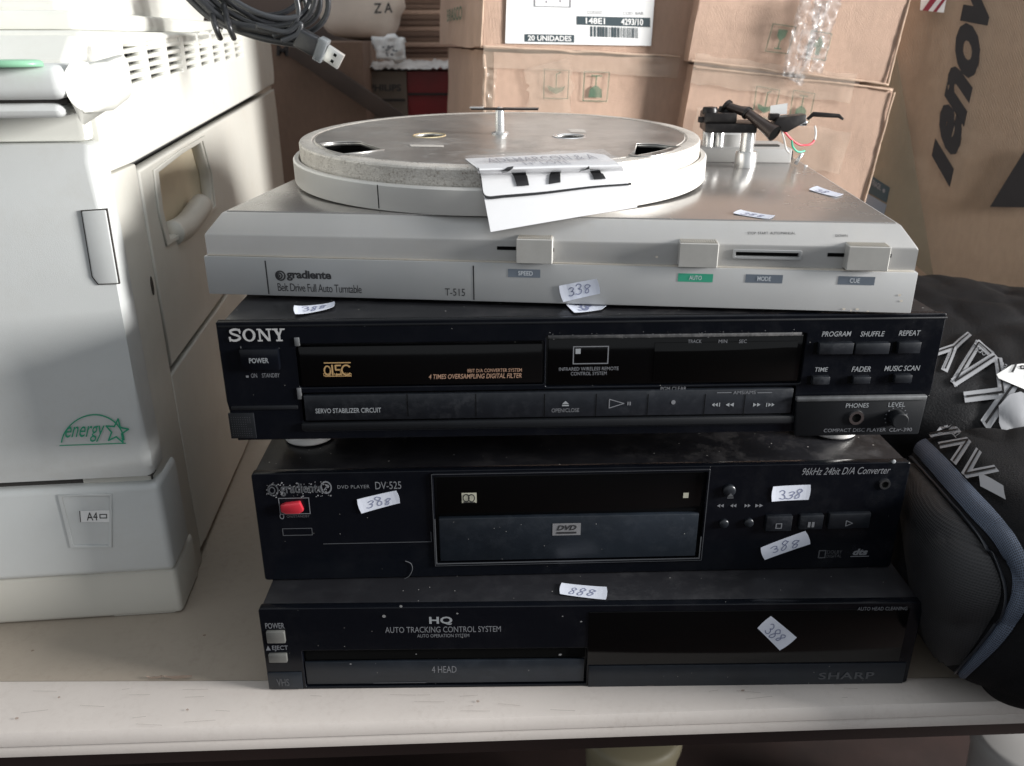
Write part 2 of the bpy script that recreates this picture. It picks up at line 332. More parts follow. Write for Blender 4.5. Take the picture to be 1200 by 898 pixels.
def price_sticker(root, quad, lift, digits='388', lab='small white price sticker with a handwritten number', curl=.0005, crease=False):
    """quad in root space: bottom-left, bottom-right, top-right, top-left"""
    mp = quadmap(*quad, lift=lift); wdt = (Vector(quad[1])-Vector(quad[0])).length; hgt = (Vector(quad[3])-Vector(quad[0])).length; asp = wdt/hgt
    random.seed(int(abs(quad[0][0])*1e5) % 997)
    def mc(a, b, d=0): return mp(a, b, d+curl*(abs(a-.5)*2)**3+(.0004*max(0, 1-abs(a-.35)*14) if crease else 0))
    bm = bmesh.new(); n = 10; g = {}
    for i in range(n+1):
        for j in (0, 1, 2, 3):
            a, b = i/n, j/3
            if (i in (0, n)) and j in (0, 3): a += (.02 if i == 0 else -.02)
            for k in (0, 1): g[i, j, k] = bm.verts.new(mc(a, b, .00012*k))
    for i in range(n):
        for j in range(3):
            for k in (0, 1): bm.faces.new((g[i, j, k], g[i+1, j, k], g[i+1, j+1, k], g[i, j+1, k]))
    for i in range(n):
        for j in (0, 3): bm.faces.new((g[i, j, 0], g[i+1, j, 0], g[i+1, j, 1], g[i, j, 1]))
    for j in range(3):
        for i in (0, n): bm.faces.new((g[i, j, 0], g[i, j+1, 0], g[i, j+1, 1], g[i, j, 1]))
    st = obj('price_sticker', bm, M['sticker'], root); st['label'] = lab
    F = Flat(); x = .22
    for ch in digits:
        w = .15+random.uniform(-.01, .02); y0 = .2+random.uniform(-.1, .08); h = .56+random.uniform(-.12, .08); sl = random.uniform(-.05, .09)
        P = [(x+px*w+(py-.5)*sl+random.uniform(-.014, .014), y0+py*h) for px, py in DIG[ch]]
        P = [(q.x, q.y) for q in smooth_path([Vector((p[0], p[1], 0)) for p in P], 4)]
        F.line(P, .055, asp); x += w+.045
    flat('handwriting', F, lambda a, b, d: mc(a, b, .00022+d*.1), M['ink'], st)
    return st

# ------------------------------------------------------------------ the setting
def struct(o): o['kind'] = 'structure'; return o
floor = struct(box('floor', -6, 6, -7, 3, -.78, -.74, M['dark_red_floor'], None, 0))
wall = struct(box('wall', -3, 3.5, 2.2, 2.3, -.74, 1.6, M['wall'], None, 0))
I0 = Matrix.Identity(4)
# the table: a laminate top with a paler front strip
tb = thing('table', 'long beige laminate table with a paler front edge under all the machines', 'table', frame((0, 0, 0)))
bm = bmesh.new(); prism_pts(bm, [(-1.2, .0225, 0), (1.4, -.004, 0), (1.4, 1.55, 0), (-1.2, 1.55, 0)], (0, 0, -.028)); obj('tabletop', bm, M['table'], tb)
fr = lambda x: -.0375+.028*(x+.15)
bm = bmesh.new(); XS = [-1.2+.1*i for i in range(27)]; rows = []
for x in XS:
    y1 = .0215-.0102*(x+1.2); y0 = fr(x)
    w = .0006*noise.noise(Vector((x*9, 0, 0)))
    prof = [(y1, -.02), (y1, .0006), (y1-.0015, .0012), (y0+.008, .0012+w), (y0+.003, .0002+w), (y0+.0006, -.003), (y0, -.008), (y0+.0012, -.0095), (y0, -.011), (y0, -.0165), (y0+.002, -.0185), (y0+.02, -.0185)]
    rows.append([bm.verts.new((x, a, b)) for a, b in prof])
for A, B in zip(rows, rows[1:]):
    for i in range(len(A)-1): bm.faces.new((A[i], B[i], B[i+1], A[i+1]))
obj('front_edge', bm, M['table_edge'], tb, True, .7)
bm = bmesh.new(); prism_pts(bm, [(-1.2, fr(-1.2)+.06, -.028), (1.4, fr(1.4)+.06, -.028), (1.4, fr(1.4)+.08, -.028), (-1.2, fr(-1.2)+.08, -.028)], (0, 0, -.06)); obj('apron', bm, M['dark_red_floor'], tb)
for x, y in ((-1.1, .2), (1.3, .2), (-1.1, 1.45), (1.3, 1.45)): box('leg', x-.02, x+.02, y-.02, y+.02, -.74, -.028, M['strut'], tb, .002)
# stains on the table edge
F = Flat()
for i in range(9):
    cx, cy = random.uniform(-.16, .0), .0; r = random.uniform(.001, .0035)
P = pick(195, 797, Matrix.Identity(4), 2, 0)
for dx, L in ((-.008, .012), (.008, .02)): F.poly([(P.x+dx+L*.5*math.cos(t)*random.uniform(.8, 1.1), P.y+.001+.0022*math.sin(t)*random.uniform(.6, 1.2)) for t in [k*.45 for k in range(14)]])
for px, py in ((38, 763), (160, 690), (240, 745), (70, 820), (220, 835), (560, 825), (20, 845), (870, 812)):
    P = pick(px, py, Matrix.Identity(4), 2, 0); F.poly([(P.x+.0012*math.cos(t)*random.uniform(.7, 1.4), P.y+.0012*math.sin(t)*random.uniform(.4, 1)) for t in [k*.8 for k in range(8)]])
flat('stain', F, lambda a, b, d: Vector((a, b, .0022+d*.1 if b < .014 else .0004+d*.1)), mat('brown_stain', (.30,.22,.17), .7, alpha=.7), tb)['kind'] = 'stuff'

F = Flat(); random.seed(21)
for i in range(34):
    x = random.uniform(-.2, .46); y = random.uniform(fr(x)+.004, .008); L = random.uniform(.003, .02); an = random.uniform(-.5, .5)
    F.poly([(x, y), (x+L*math.cos(an), y+L*math.sin(an)*.3), (x+L*math.cos(an), y+L*math.sin(an)*.3+.00025), (x, y+.0002)])
o = flat('scratch', F, lambda a, b, d: Vector((a, b, .0021+d*.1)), mat('faint_scratch', (.30,.25,.22), .7, alpha=.6), tb); o['kind'] = 'stuff'
# round pale things on the floor under the table
def pail(px, py, r, lab, m):
    P = pick(px, py, Matrix.Identity(4), 2, -.50); o = thing('bucket', lab, 'bucket', frame((P.x, P.y+r*.75, -.74)))
    bm = bmesh.new(); lathe(bm, [(r*.75, 0), (r*.95, .22)], 40); obj('bucket_body', bm, m, o, True, .6)
    bm = bmesh.new(); lathe(bm, [(r, .22), (r*1.02, .235), (r*.98, .243), (r*.9, .246), (r*.3, .25), (.002, .25)], 40); obj('lid', bm, m, o, True, .8)
pail(748, 887, .07, 'yellowish round lidded bucket on the dark floor below the table', mat('yellowed_lid', (.26,.23,.15), .5))
pail(1232, 902, .07, 'off-white round lidded bucket on the dark floor below the black bag', mat('pale_lid', (.40,.39,.38), .5))

# ------------------------------------------------------------------ hi-fi separates
class Dev:
    def __init__(s, name, label, cat, origin, yaw, W_, H_, corners):
        s.mw = frame(origin, yaw); s.root = thing(name, label, cat, s.mw); s.W = W_; s.H = H_
        s.h = hom(corners, [(0, H_), (W_, H_), (W_, 0), (0, 0)])
    def q(s, x, y): return s.h(x, y)
    def rect(s, x0, y0, x1, y1):
        xm, ym = (x0+x1)/2, (y0+y1)/2
        return s.q(x0, ym)[0], s.q(xm, y1)[1], s.q(x1, ym)[0], s.q(xm, y0)[1]
    def plate(s, name, px, y0, y1, m, bev=.0004, parent=None, r=None):
        u0, z0, u1, z1 = s.rect(*px); return box(name, u0, u1, y0, y1, z0, z1, m, parent or s.root, bev, 2)
    def print(s, F, px, y, m, name='lettering', parent=None, quad=False):
        if quad:
            P = [s.q(*p) for p in px]; mp = quadmap(*[(p[0], y, p[1]) for p in P])
        else:
            u0, z0, u1, z1 = s.rect(*px); mp = quadmap((u0, y, z0), (u1, y, z0), (u1, y, z1), (u0, y, z1))
        return flat(name, F, mp, m, parent or s.root)
    def text(s, t, px, y=-.0002, m='print_white', bold=0, shear=0, sp=1):
        return s.print(Flat().text(t, 0, 0, 1, 1, bold, shear, sp), px, y, M[m])
    def fascia(s, name, holes, y0, depth, m, outer=None, bev=.0005, rad=.0012):
        outer = outer or rounded(0, 0, s.W, s.H, .002)
        hs = [rounded(*s.rect(*h), rad) for h in holes]
        return holed(name, outer, hs, depth, m, s.root, lambda a, b, d: Vector((a, y0+d, b)), bev)
    def sticker(s, px4, y, digits, lab, **k):
        P = [s.q(*p) for p in px4]; return price_sticker(s.root, [(p[0], y, p[1]) for p in P], 0, digits, lab, **k)
def outline(s, px, t=.0009, y=-.0002, m='print_dim', name='outline'):
    u0, z0, u1, z1 = s.rect(*px); F = Flat()
    w, h = u1-u0, z1-z0; asp = w/h; tt = t/h
    F.rect(0, 0, 1, tt).rect(0, 1-tt, 1, 1).rect(0, tt, tt/asp, 1-tt).rect(1-tt/asp, tt, 1, 1-tt)
    return s.print(F, px, y, M[m], name)

# ---- VCR
V = Dev('video_recorder', 'black VHS video recorder at the bottom of the stack, resting on the table', 'video recorder', (0, 0, .0012), 0, .4274, .0654,
        [(303, 712), (1082, 708), (1063, 800), (315, 812)])
V.fascia('front_panel', [(359, 762, 702, 806)], 0, .006, M['black'])
bm = bmesh.new(); add_box(bm, .001, V.W-.001, .0062, .30, .001, V.H-.0006, .0015); obj('casing', bm, M['vcr_top'], V.root, True, .6)
V.plate('cassette_flap', (361, 777, 699, 804), .0008, .0028, M['bluegrey'], .0006)
V.plate('slot_shadow', (360, 763, 701, 777), .0035, .0045, M['slot'], 0)
V.plate('display_window', (704, 716, 1060, 777), -.0006, .0004, M['black_window'], .0003)
V.plate('lower_strip', (704, 779, 1060, 803), -.0008, .0004, M['bluegrey'], .0003)
V.plate('lower_strip', (314, 790, 357, 810), -.0008, .0004, M['bluegrey'], .0003)
V.plate('power_button', (314, 738, 337, 752), -.0022, .001, mat('grey_button', (.16,.16,.15), .4, .3, var=.1), .0005)
V.plate('eject_button', (316, 766, 339, 776), -.0022, .001, bpy.data.materials['grey_button'], .0005)
V.text('POWER', (312, 729, 336, 736), m='print_dim', bold=.01)
V.text('EJECT', (320, 757, 340, 764), m='print_dim', bold=.01)
V.print(Flat().poly([(0, 0), (1, 0), (.5, 1)]), (312, 757, 318, 763), -.0002, M['print_dim'])
V.text('VHS', (325, 797, 341, 806), y=-.0011, m='print_faint', bold=.02)
V.text('4 HEAD', (517, 783, 547, 791), y=.0006, m='print_dim')
V.text('HQ', (515, 722, 543, 732), m='print_white', bold=.03, sp=1.05)
V.text('AUTO TRACKING CONTROL SYSTEM', (461, 734, 601, 741), m='print_dim')
V.text('AUTO OPERATION SYSTEM', (500, 743, 563, 747), m='print_dim')
V.text('AUTO HEAD CLEANING', (1009, 712, 1063, 716), y=-.0008, m='print_dim')
V.text('SHARP', (966, 787, 1027, 795), y=-.0011, m='print_faint', bold=.02, sp=1.1)
V.print(Flat().rect(0, 0, 1, 1), (445, 803, 510, 804), .0006, M['print_faint'])
V.sticker([(924, 762), (941, 746), (912, 721), (897, 737)][0:0] or [(918, 763), (942, 746), (913, 721), (896, 735)][0:4] and [(897, 735), (923, 762), (942, 747), (912, 721)], -.0008, '388', 'small white sticker stuck slantwise on the dark window')
P4 = [pick(*p, V.mw, 2, V.H) for p in ((655, 697), (711, 704), (712, 689), (657, 684))]
price_sticker(V.root, P4, 0.0002, '888', 'small white sticker lying on the top front strip')
F = Flat()
for i in range(12):
    a, b = random.random(), random.random(); r = random.choice((.0006, .0009, .0013)); F.poly([(a+r/V.W*math.cos(t)*1.2, b+r/V.H*math.sin(t)) for t in (0, 1.2, 2.4, 3.6, 4.8)])
flat('dust_fleck', F, lambda a, b, d: Vector((.04+a*(V.W-.1), -.0003, .02+b*(V.H-.02))), mat('fleck', (.20,.20,.20), .8), V.root)['kind'] = 'stuff'
for px, r in (((460, 721), .0012), ((481, 709), .0010)):
    u, z = V.q(*px); flat('dust_fleck', Flat().disc(0, 0, 1, 1, 8), lambda a, b, d, u=u, z=z, r=r: Vector((u+a*r, -.0004, z+b*r)), bpy.data.materials['fleck'], V.root)
for x in (.05, .38):
    for y in (.04, .26):
        bm = bmesh.new(); lathe(bm, [(.01, -.0002), (.01, .0015)], 20, (x, y, 0)); obj('foot', bm, M['black_matt'], V.root)

# ---- DVD player
D = Dev('dvd_player', 'glossy black DVD player with a red rocker switch, between the two other black players', 'dvd player', (-.0032, .0305, .0668), .0211, .4256, .0806,
        [(292, 553), (1065, 545), (1046, 662), (313, 683)])
D.fascia('front_panel', [(523, 555, 838, 657)], 0, .006, M['black'])
bm = bmesh.new(); add_box(bm, .001, D.W-.001, .0062, .27, .0005, D.H-.0008, .001); obj('casing', bm, M['black_top'], D.root, True, .6)
D.plate('window', (525, 557, 836, 603), .0012, .003, M['black_window'], .0003)
D.plate('disc_tray', (529, 604, 831, 654), -.0012, .0045, M['bluegrey'], .0008)
fr0 = D.rect(520, 551, 841, 660); fr1 = D.rect(523, 555, 838, 657)
holed('window_frame', rounded(*fr0, .002), [rounded(*fr1, .0012)], .0012, M['black'], D.root, lambda a, b, d: Vector((a, -.0012+d, b)), .0003)
outline(D, (521, 552, 840, 659), .0003, -.0014, 'print_faint', 'frame_edge')
D.print(Flat().rect(0, 0, .004, 1).rect(.004, 0, 1, .025).rect(.996, .025, 1, .5), (524, 604, 836, 657), -.0014, M['print_faint'], 'frame_edge')
D.print(Flat().rect(0, 0, 1, 1), (555, 578, 573, 590), .0010, M['cream_print'], 'disc_logo')
D.print(Flat().ring(.3, .5, .2, .35, .1, 1.5).ring(.65, .5, .2, .35, .1, 1.5).rect(.1, .05, .9, .12), (555, 578, 573, 590), .0009, M['print_black'], 'disc_logo')
D.print(Flat().rect(0, 0, 1, 1), (815, 579, 821, 585), .0010, M['cream_print'], 'indicator_mark')
D.print(Flat().rect(0, 0, 1, 1), (664, 612, 697, 626), -.0014, mat('silver_badge', (.25,.25,.26), .4, .3), 'badge')
D.print(Flat().text('DVD', .15, .42, .85, .85, .03, .3).rect(.15, .14, .85, .3), (664, 612, 697, 626), -.0016, M['print_black'])
D.text('DVD PLAYER', (402, 567, 442, 571), m='print_dim', sp=1.1)
D.text('DV-525', (449, 563, 481, 572), m='print_dim')
# worn brand name with its dusty glue traces
D.print(Flat().ring(.5, .5, .45, .45, .12).ring(.42, .5, .25, .25, .1), (314, 565, 328, 580), -.0002, M['print_faint'])
D.text('gradiente', (330, 564, 384, 580), m='print_faint', bold=.03)
D.print(Flat().ring(.5, .5, .45, .45, .12).line([(.3, .3), (.7, .7)], .1), (381, 562, 395, 577), -.0002, M['print_dim'])
u0, z0, u1, z1 = D.rect(312, 563, 396, 581)
bm = bmesh.new()
for i in range(70):
    a, b = random.uniform(u0, u1), random.uniform(z0, z1); r = random.uniform(.0002, .0007); an = random.random()*6
    prism_pts(bm, [(a+r*math.cos(t+an), -.0001, b+r*math.sin(t+an)*.7) for t in (0, 1.6, 3.1, 4.7)], (0, -.0005, 0))
g = obj('glue_residue', bm, mat('glue', (.20,.20,.21), .35, var=.3), D.root); g['kind'] = 'stuff'
outline(D, (329, 582, 368, 602), .0005, -.0002, 'print_dim', 'switch_surround')
bm = bmesh.new(); a0 = D.rect(332, 585, 361, 599)
prism_pts(bm, [(a0[0], 0, a0[1]+.0015), (a0[0]+.003, 0, a0[1]), (a0[2]-.003, 0, a0[1]), (a0[2], 0, a0[1]+.002), (a0[2]-.002, 0, a0[3]), (a0[0]+.003, 0, a0[3]-.001), (a0[0], 0, a0[3]-.002)], (0, -.0035, 0), .0008)
obj('power_switch', bm, M['red'], D.root, True, .7)
D.print(Flat().ring(.5, .5, .4, .4, .15), (330, 601, 336, 608), -.0002, M['print_dim'])
D.text('ON/STANDBY', (339, 603, 368, 606), m='print_faint')
outline(D, (334, 619, 372, 628), .0005, -.0002, 'print_faint', 'indicator_window')
D.print(Flat().rect(0, 0, 1, .03).rect(.995, .03, 1, .5), (384, 612, 519, 637), -.0002, M['print_faint'], 'scratch')
D.sticker([(432, 601), (481, 588), (476, 573), (426, 584)], -.0003, '388', 'small white sticker beside the red switch')
D.sticker([(913, 588), (955, 586), (957, 569), (914, 571)], -.0003, '338', 'small white sticker above the play buttons')
D.sticker([(907, 655), (959, 636), (953, 621), (902, 641)], -.0003, '388', 'small white sticker tilted below the play buttons', curl=.0004)
def dome(dev, px, r, m, name, y=0, h=.5, parent=None):
    u, z = dev.q(*px); bm = bmesh.new(); prof = [(r, 0), (r, r*h*.5)]+[(r*math.cos(t), r*h*.5+r*h*.5*math.sin(t)) for t in (.3, .6, .9, 1.2)]+[(r*.05, r*h)]
    lathe(bm, prof, 24)
    for v in bm.verts: v.co = Vector((u+v.co.x, y-v.co.z, z+v.co.y))
    return obj(name, bm, m, parent or dev.root, True, .8)
dome(D, (866, 575), .0042, M['button'], 'eject_button', h=.7)
for p in ((861, 613), (889, 612)): dome(D, p, .0032, M['button'], 'skip_button', h=.8)
D.print(Flat().poly([(0, .35), (1, .35), (.5, 1)]).rect(0, 0, 1, .2), (863, 576, 870, 582), -.0032, M['print_faint'])
for x0, x1, t in ((853, 861, 'p'), (868, 875, 'p'), (884, 891, 'n'), (896, 905, 'n')):
    F = Flat()
    for k in (0, .5): F.poly([(k, .5), (k+.45, 0), (k+.45, 1)] if t == 'p' else [(k, 0), (k+.45, .5), (k, 1)])
    D.print(F, (x0, 591, x1, 595), -.0002, M['print_dim'])
for px, kind in (((907, 603, 936, 620), 0), ((944, 602, 970, 618), 1), ((976, 600, 1021, 617), 2)):
    D.plate('button', px, -.003, .001, M['button'], .0008)
    cx, cy = (px[0]+px[2])/2-1, (px[1]+px[3])/2+2
    F = [Flat().rect(0, 0, .15, 1).rect(.85, 0, 1, 1).rect(.15, 0, .85, .15).rect(.15, .85, .85, 1), Flat().rect(0, 0, .4, 1).rect(.6, 0, 1, 1), Flat().line([(0, 0), (0, 1), (1, .5), (0, 0)], .15)][kind]
    D.print(F, (cx-3, cy-3, cx+4, cy+3), -.0033, M['print_dim'])
D.text('96kHz 24bit D/A Converter', (947, 550, 1043, 558), m='print_dim', shear=.35)
def jack(dev, px, r, name='jack_socket', y=0):
    u, z = dev.q(*px); bm = bmesh.new(); lathe(bm, [(r*.55, .006), (r*.55, 0), (r*.6, -.0012), (r*.95, -.0012), (r, 0), (r, .001)], 28, cap=False)
    for v in bm.verts: v.co = Vector((u+v.co.x, y+v.co.z, z+v.co.y))
    o = obj(name, bm, M['chrome'], dev.root, True, .6)
    bm = bmesh.new(); lathe(bm, [(r*.56, -.0002), (.0002, -.0002)], 24, cap=False)
    for v in bm.verts: v.co = Vector((u+v.co.x, y+v.co.z, z+v.co.y))
    obj('socket_hole', bm, M['slot'], o)
jack(D, (1037, 569), .0038)
dome(D, (1046, 544), .0014, M['print_white'], 'indicator_lamp')
D.print(Flat().line([(0, 0), (0, 1), (.28, 1), (.28, 0), (0, 0)], .16, 3).text('DOLBY', .35, .55, 1, 1).text('DIGITAL', .35, 0, 1, .4), (968, 644, 993, 652), -.0002, M['print_faint'])
D.print(Flat().rect(0, 0, 1, .1).text('dts', .1, .2, .9, 1, .05, .2), (1003, 642, 1023, 651), -.0002, M['print_dim'])
# a loose hair on the lower front
bm = bmesh.new(); hp = [D.q(*p) for p in ((488, 658), (495, 661), (497, 668), (493, 676), (486, 680))]
tube(bm, smooth_path([(a, -.0006, b) for a, b in hp], 5), .00025, 5); obj('hair', bm, M['print_faint'], D.root)

# ---- CD player
Y = Dev('cd_player', 'black CD player with its name in silver at the top left, right under the turntable', 'cd player', (-.0089, .0223, .1752), .0206, .4301, .0761,
        [(247, 378), (1112, 368), (1080, 502), (277, 516)])
ou = [(0.0035, 0), (Y.W-.0035, 0), (Y.W, .026), (Y.W, Y.H-.0006), (Y.W-.0006, Y.H), (.0006, Y.H), (0, Y.H-.0006), (0, .026)]
Y.fascia('front_panel', [(348, 402, 639, 453), (641, 393, 943, 452), (357, 457, 930, 500)], 0, .005, M['black'], ou)
bm = bmesh.new(); add_box(bm, .003, Y.W-.003, .0052, .285, .002, Y.H-.0008, .0008); obj('casing', bm, M['black_top'], Y.root, True, .6)
Y.plate('top_edge', (249, 377, 1111, 379.5), -.0004, .004, M['black_matt'], .0004)
Y.plate('disc_tray', (351, 405, 637, 451), -.0006, .0035, M['black_window'], .0008)
Y.plate('display_window', (644, 397, 940, 450), .0012, .0035, M['black_window'], .0003)
Y.plate('display', (768, 402, 934, 447), .0006, .0013, mat('display_glass', (.002, .002, .002), .05, 0, spec=.3), .0002)
Y.plate('window_ledge', (643, 392, 941, 396), -.0003, .003, M['edge_dust'], .0003)
Y.plate('button_strip', (359, 459, 928, 488), -.0012, .0035, M['button'], .0007)
Y.plate('strip_lip', (357, 490, 930, 499), -.0022, .003, M['black_matt'], .0012)
for x in (480, 560, 640, 700, 760, 826, 872): Y.print(Flat().rect(0, 0, 1, 1), (x, 461, x+1, 487), -.0014, M['slot'], 'groove')
Y.plate('hinge_piece', (343, 396, 349, 406), -.0008, .001, M['light_edge'], .0003)
Y.plate('hinge_piece', (350, 455, 355, 468), -.0008, .001, M['light_edge'], .0003)
Y.plate('power_button', (281, 408, 327, 433), -.0030, .001, M['black'], .0009)
Y.print(Flat().rect(0, 0, 1, .12).rect(0, .12, .03, 1), (279, 406, 326, 409), -.0002, M['light_edge'], 'button_gap')
Y.text('POWER', (292, 418, 315, 424), -.0033, 'print_white', .02)
Y.text('ON    STANDBY', (294, 438, 328, 443), m='print_dim')
Y.print(Flat().rect(0, 0, .4, .6), (288, 439, 296, 443), -.0002, M['print_dim'])
def brand_letters():
    F = Flat()
    def bar(x0, x1, y0, y1): F.rect(x0, y0, x1, y1)
    # S
    P = smooth_path([(.195, .74, 0), (.17, .88, 0), (.10, .93, 0), (.03, .82, 0), (.05, .62, 0), (.16, .42, 0), (.18, .22, 0), (.10, .07, 0), (.02, .14, 0), (.005, .30, 0)], 5)
    F.line([(p.x, p.y) for p in P], .17, 4.6); bar(.185, .205, .62, 1); bar(-.005, .015, 0, .38)
    # O
    n = 30
    for i in range(n):
        a0, a1 = 2*math.pi*i/n, 2*math.pi*(i+1)/n
        F.poly([(.355+.115*math.cos(a0), .5+.5*math.sin(a0)), (.355+.115*math.cos(a1), .5+.5*math.sin(a1)), (.355+.068*math.cos(a1), .5+.38*math.sin(a1)), (.355+.068*math.cos(a0), .5+.38*math.sin(a0))])
    # N
    bar(.53, .56, .1, .9); bar(.70, .73, .1, .9); F.poly([(.52, .98), (.575, .98), (.735, .02), (.68, .02)]); bar(.50, .59, 0, .12); bar(.50, .56, .88, 1); bar(.665, .765, .88, 1)
    # Y
    F.poly([(.80, .95), (.855, .95), (.915, .45), (.86, .45)]); F.poly([(.925, .95), (.96, .95), (.905, .42), (.875, .42)]); bar(.865, .91, .1, .46); bar(.83, .945, 0, .12); bar(.775, .875, .88, 1); bar(.91, 1, .88, 1)
    return F
Y.print(brand_letters(), (265, 385, 332, 400), -.0004, mat('silver_print', (.5,.5,.5), .4, .2))
# perforated speaker-like corner
F = Flat()
for i in range(9):
    for j in range(9):
        if not (i > 6 and 3 < j < 6): F.rect(.05+i*.105, .06+j*.105, .05+i*.105+.03, .06+j*.105+.032)
Y.print(F, (275, 486, 301, 511), -.0012, M['print_faint'], 'perforation')
Y.plate('corner_panel', (273, 484, 303, 513), -.0010, .001, M['black_matt'], .0004)
Y.plate('left_ledge', (273, 475.5, 352, 480), -.0010, .001, M['black_matt'], .0006)
G = Flat(); G.ring(.12, .35, .11, .3, .09, 1.8).rect(.27, .05, .33, .75).line([(.6, .7), (.42, .7), (.42, .4), (.6, .4), (.6, .08), (.42, .08)], .10, 1.8).ring(.8, .38, .16, .33, .1, 1.8, a0=40, a1=320).rect(.02, .86, .98, .93).rect(.02, -.05, .98, .0)
Y.print(G, (380, 423, 413, 440), -.0009, M['print_gold'], 'disc_logo')
Y.text('DIGITAL AUDIO', (380, 437, 413, 440.5), -.0010, 'print_gold', .02)
Y.text('8BIT D/A CONVERTER SYSTEM', (549, 432, 613, 436), -.0009, 'print_orange', .005)
Y.text('4 TIMES OVERSAMPLING DIGITAL FILTER', (504, 438, 613, 443.5), -.0009, 'print_orange', .01, .2)
Y.text('SERVO STABILIZER CIRCUIT', (373, 477.5, 450, 483), -.0014, 'print_white', .01)
outline(Y, (673, 407, 715, 428), .0006, .0010, 'print_dim', 'remote_mark'); Y.print(Flat().rect(0, 0, 1, 1), (676, 410, 682, 416), .0009, M['print_white'], 'remote_mark')
Y.text('INFRARED WIRELESS REMOTE', (657, 431.5, 727, 435.5), .0010, 'print_dim'); Y.text('CONTROL SYSTEM', (671, 437, 713, 441), .0010, 'print_dim')
for t, x0, x1 in (('TRACK', 808, 824), ('MIN', 844, 854), ('SEC', 868, 877)): Y.text(t, (x0, 399, x1, 403), .0004, 'print_dim')
Y.print(Flat().poly([(0, .4), (1, .4), (.5, 1)]).rect(0, 0, 1, .25), (661, 469, 669, 475), -.0014, M['print_white'])
Y.text('OPEN/CLOSE', (649, 477.5, 681, 482), -.0014, 'print_dim')
Y.print(Flat().line([(0, 0), (0, 1), (1, .5), (0, 0)], .1, 1.6), (716, 467, 733, 477), -.0014, M['print_dim'])
Y.print(Flat().rect(0, 0, .35, 1).rect(.6, 0, 1, 1), (737, 470, 741, 474), -.0014, M['print_dim'])
Y.text('PGM CLEAR', (776, 453.5, 806, 458), -.0002, 'print_dim'); Y.print(Flat().disc(.5, .5, .5, .5), (788, 468, 793, 473), -.0014, M['print_dim'])
Y.text('AMS/AMS', (860, 457, 886, 461), -.0016, 'print_dim'); Y.print(Flat().rect(0, 0, 1, 1), (841, 459, 858, 459.8), -.0014, M['print_dim']); Y.print(Flat().rect(0, 0, 1, 1), (888, 459, 905, 459.8), -.0014, M['print_dim'])
for x0, x1, t in ((835, 846, 'ppI'), (851, 861, 'pp'), (883, 892, 'nn'), (897, 908, 'Inn')):
    F = Flat()
    for k, ch in enumerate(t):
        a, b = k/len(t), (k+.9)/len(t); F.poly([(a, .5), (b, 0), (b, 1)] if ch == 'p' else [(a, 0), (b, .5), (a, 1)]) if ch != 'I' else F.rect(a+.1, 0, a+.2, 1)
    Y.print(F, (x0, 471, x1, 475.5), -.0014, M['print_white'])
for t, tx, bx in (('PROGRAM', (965, 389, 999, 395), (959, 401, 999, 414)), ('SHUFFLE', (1010, 389, 1038, 395), (1001, 401, 1041, 414)), ('REPEAT', (1055, 388, 1080, 394), (1051, 400, 1077, 413)),
                  ('TIME', (956, 431, 971, 436), (951, 440, 971, 449)), ('FADER', (999, 430, 1021, 436), (998, 440, 1018, 448)), ('MUSIC SCAN', (1037, 429, 1078, 435), (1046, 438, 1066, 447))):
    Y.text(t, tx, m='print_white', shear=.15, bold=.005); Y.plate('button', bx, -.0034, .001, M['button'], .0006)
    Y.plate('button_well', (bx[0]-4, bx[1]+1, bx[2]+1, bx[3]+1), -.0002, .0008, M['slot'], 0)
bm = bmesh.new(); a, b, c_, d = Y.rect(929, 463, 1084, 507); c_ = min(c_, Y.W-.004)
prism_pts(bm, [(a+.002, 0, b), (a, 0, d-.002), (a+.001, 0, d), (c_+.001, 0, d), (c_, 0, b)], (0, -.0032, 0), .0012); obj('jack_panel', bm, M['black_matt'], Y.root, True, .7)
Y.plate('jack_panel_ledge', (932, 462, 1082, 467), -.0042, -.0008, M['light_edge'], .0008)
Y.text('PHONES', (989, 470, 1015, 475), -.0034, 'print_white'); Y.text('LEVEL', (1038, 469, 1057, 474), -.0034, 'print_white')
jack(Y, (1000, 486), .0048, y=-.0034)
u, z = Y.q(1046, 486); bm = bmesh.new(); lathe(bm, [(.0052, 0), (.0052, .006), (.0046, .0068), (.0002, .0068)], 28)
for v in bm.verts: v.co = Vector((u+v.co.x, -.0032-v.co.z, z+v.co.y))
kn = obj('level_knob', bm, M['black_matt'], Y.root, True, .6)
F = Flat()
for k in range(11):
    t = math.radians(-30+k*24); F.disc(math.cos(t), math.sin(t), .06, .06, 6)
flat('knob_marks', F, lambda a, b, d: Vector((u+a*.0068, -.0035, z+b*.0068)), M['print_dim'], Y.root)
Y.text('COMPACT DISC PLAYER', (963, 498.5, 1034, 502.5), -.0034, 'print_dim'); Y.text('CDP-390', (1038, 498, 1064, 502), -.0034, 'print_dim')
FM = mat('bright_foot_metal', (.85,.83,.80), .4, .4)
def disc_foot(dev, cu, cv, r, zb, zt):
    bm = bmesh.new(); lathe(bm, [(r, zb), (r+.0006, zb+.001), (r+.0006, zb+.0045), (r-.001, zb+.0065), (r-.004, zb+.007), (r-.006, zt)], 48, (cu, cv, 0))
    return obj('foot', bm, FM, dev.root, True, .5)
ztop = -.0272
for px in ((358, 523), (985, 515)):
    P = pick(*px, Y.mw, 2, ztop); disc_foot(Y, P.x, P.y+.0165, .0165, ztop, .002)
for x in (.055, .37): disc_foot(Y, x, .24, .0165, ztop, .002)
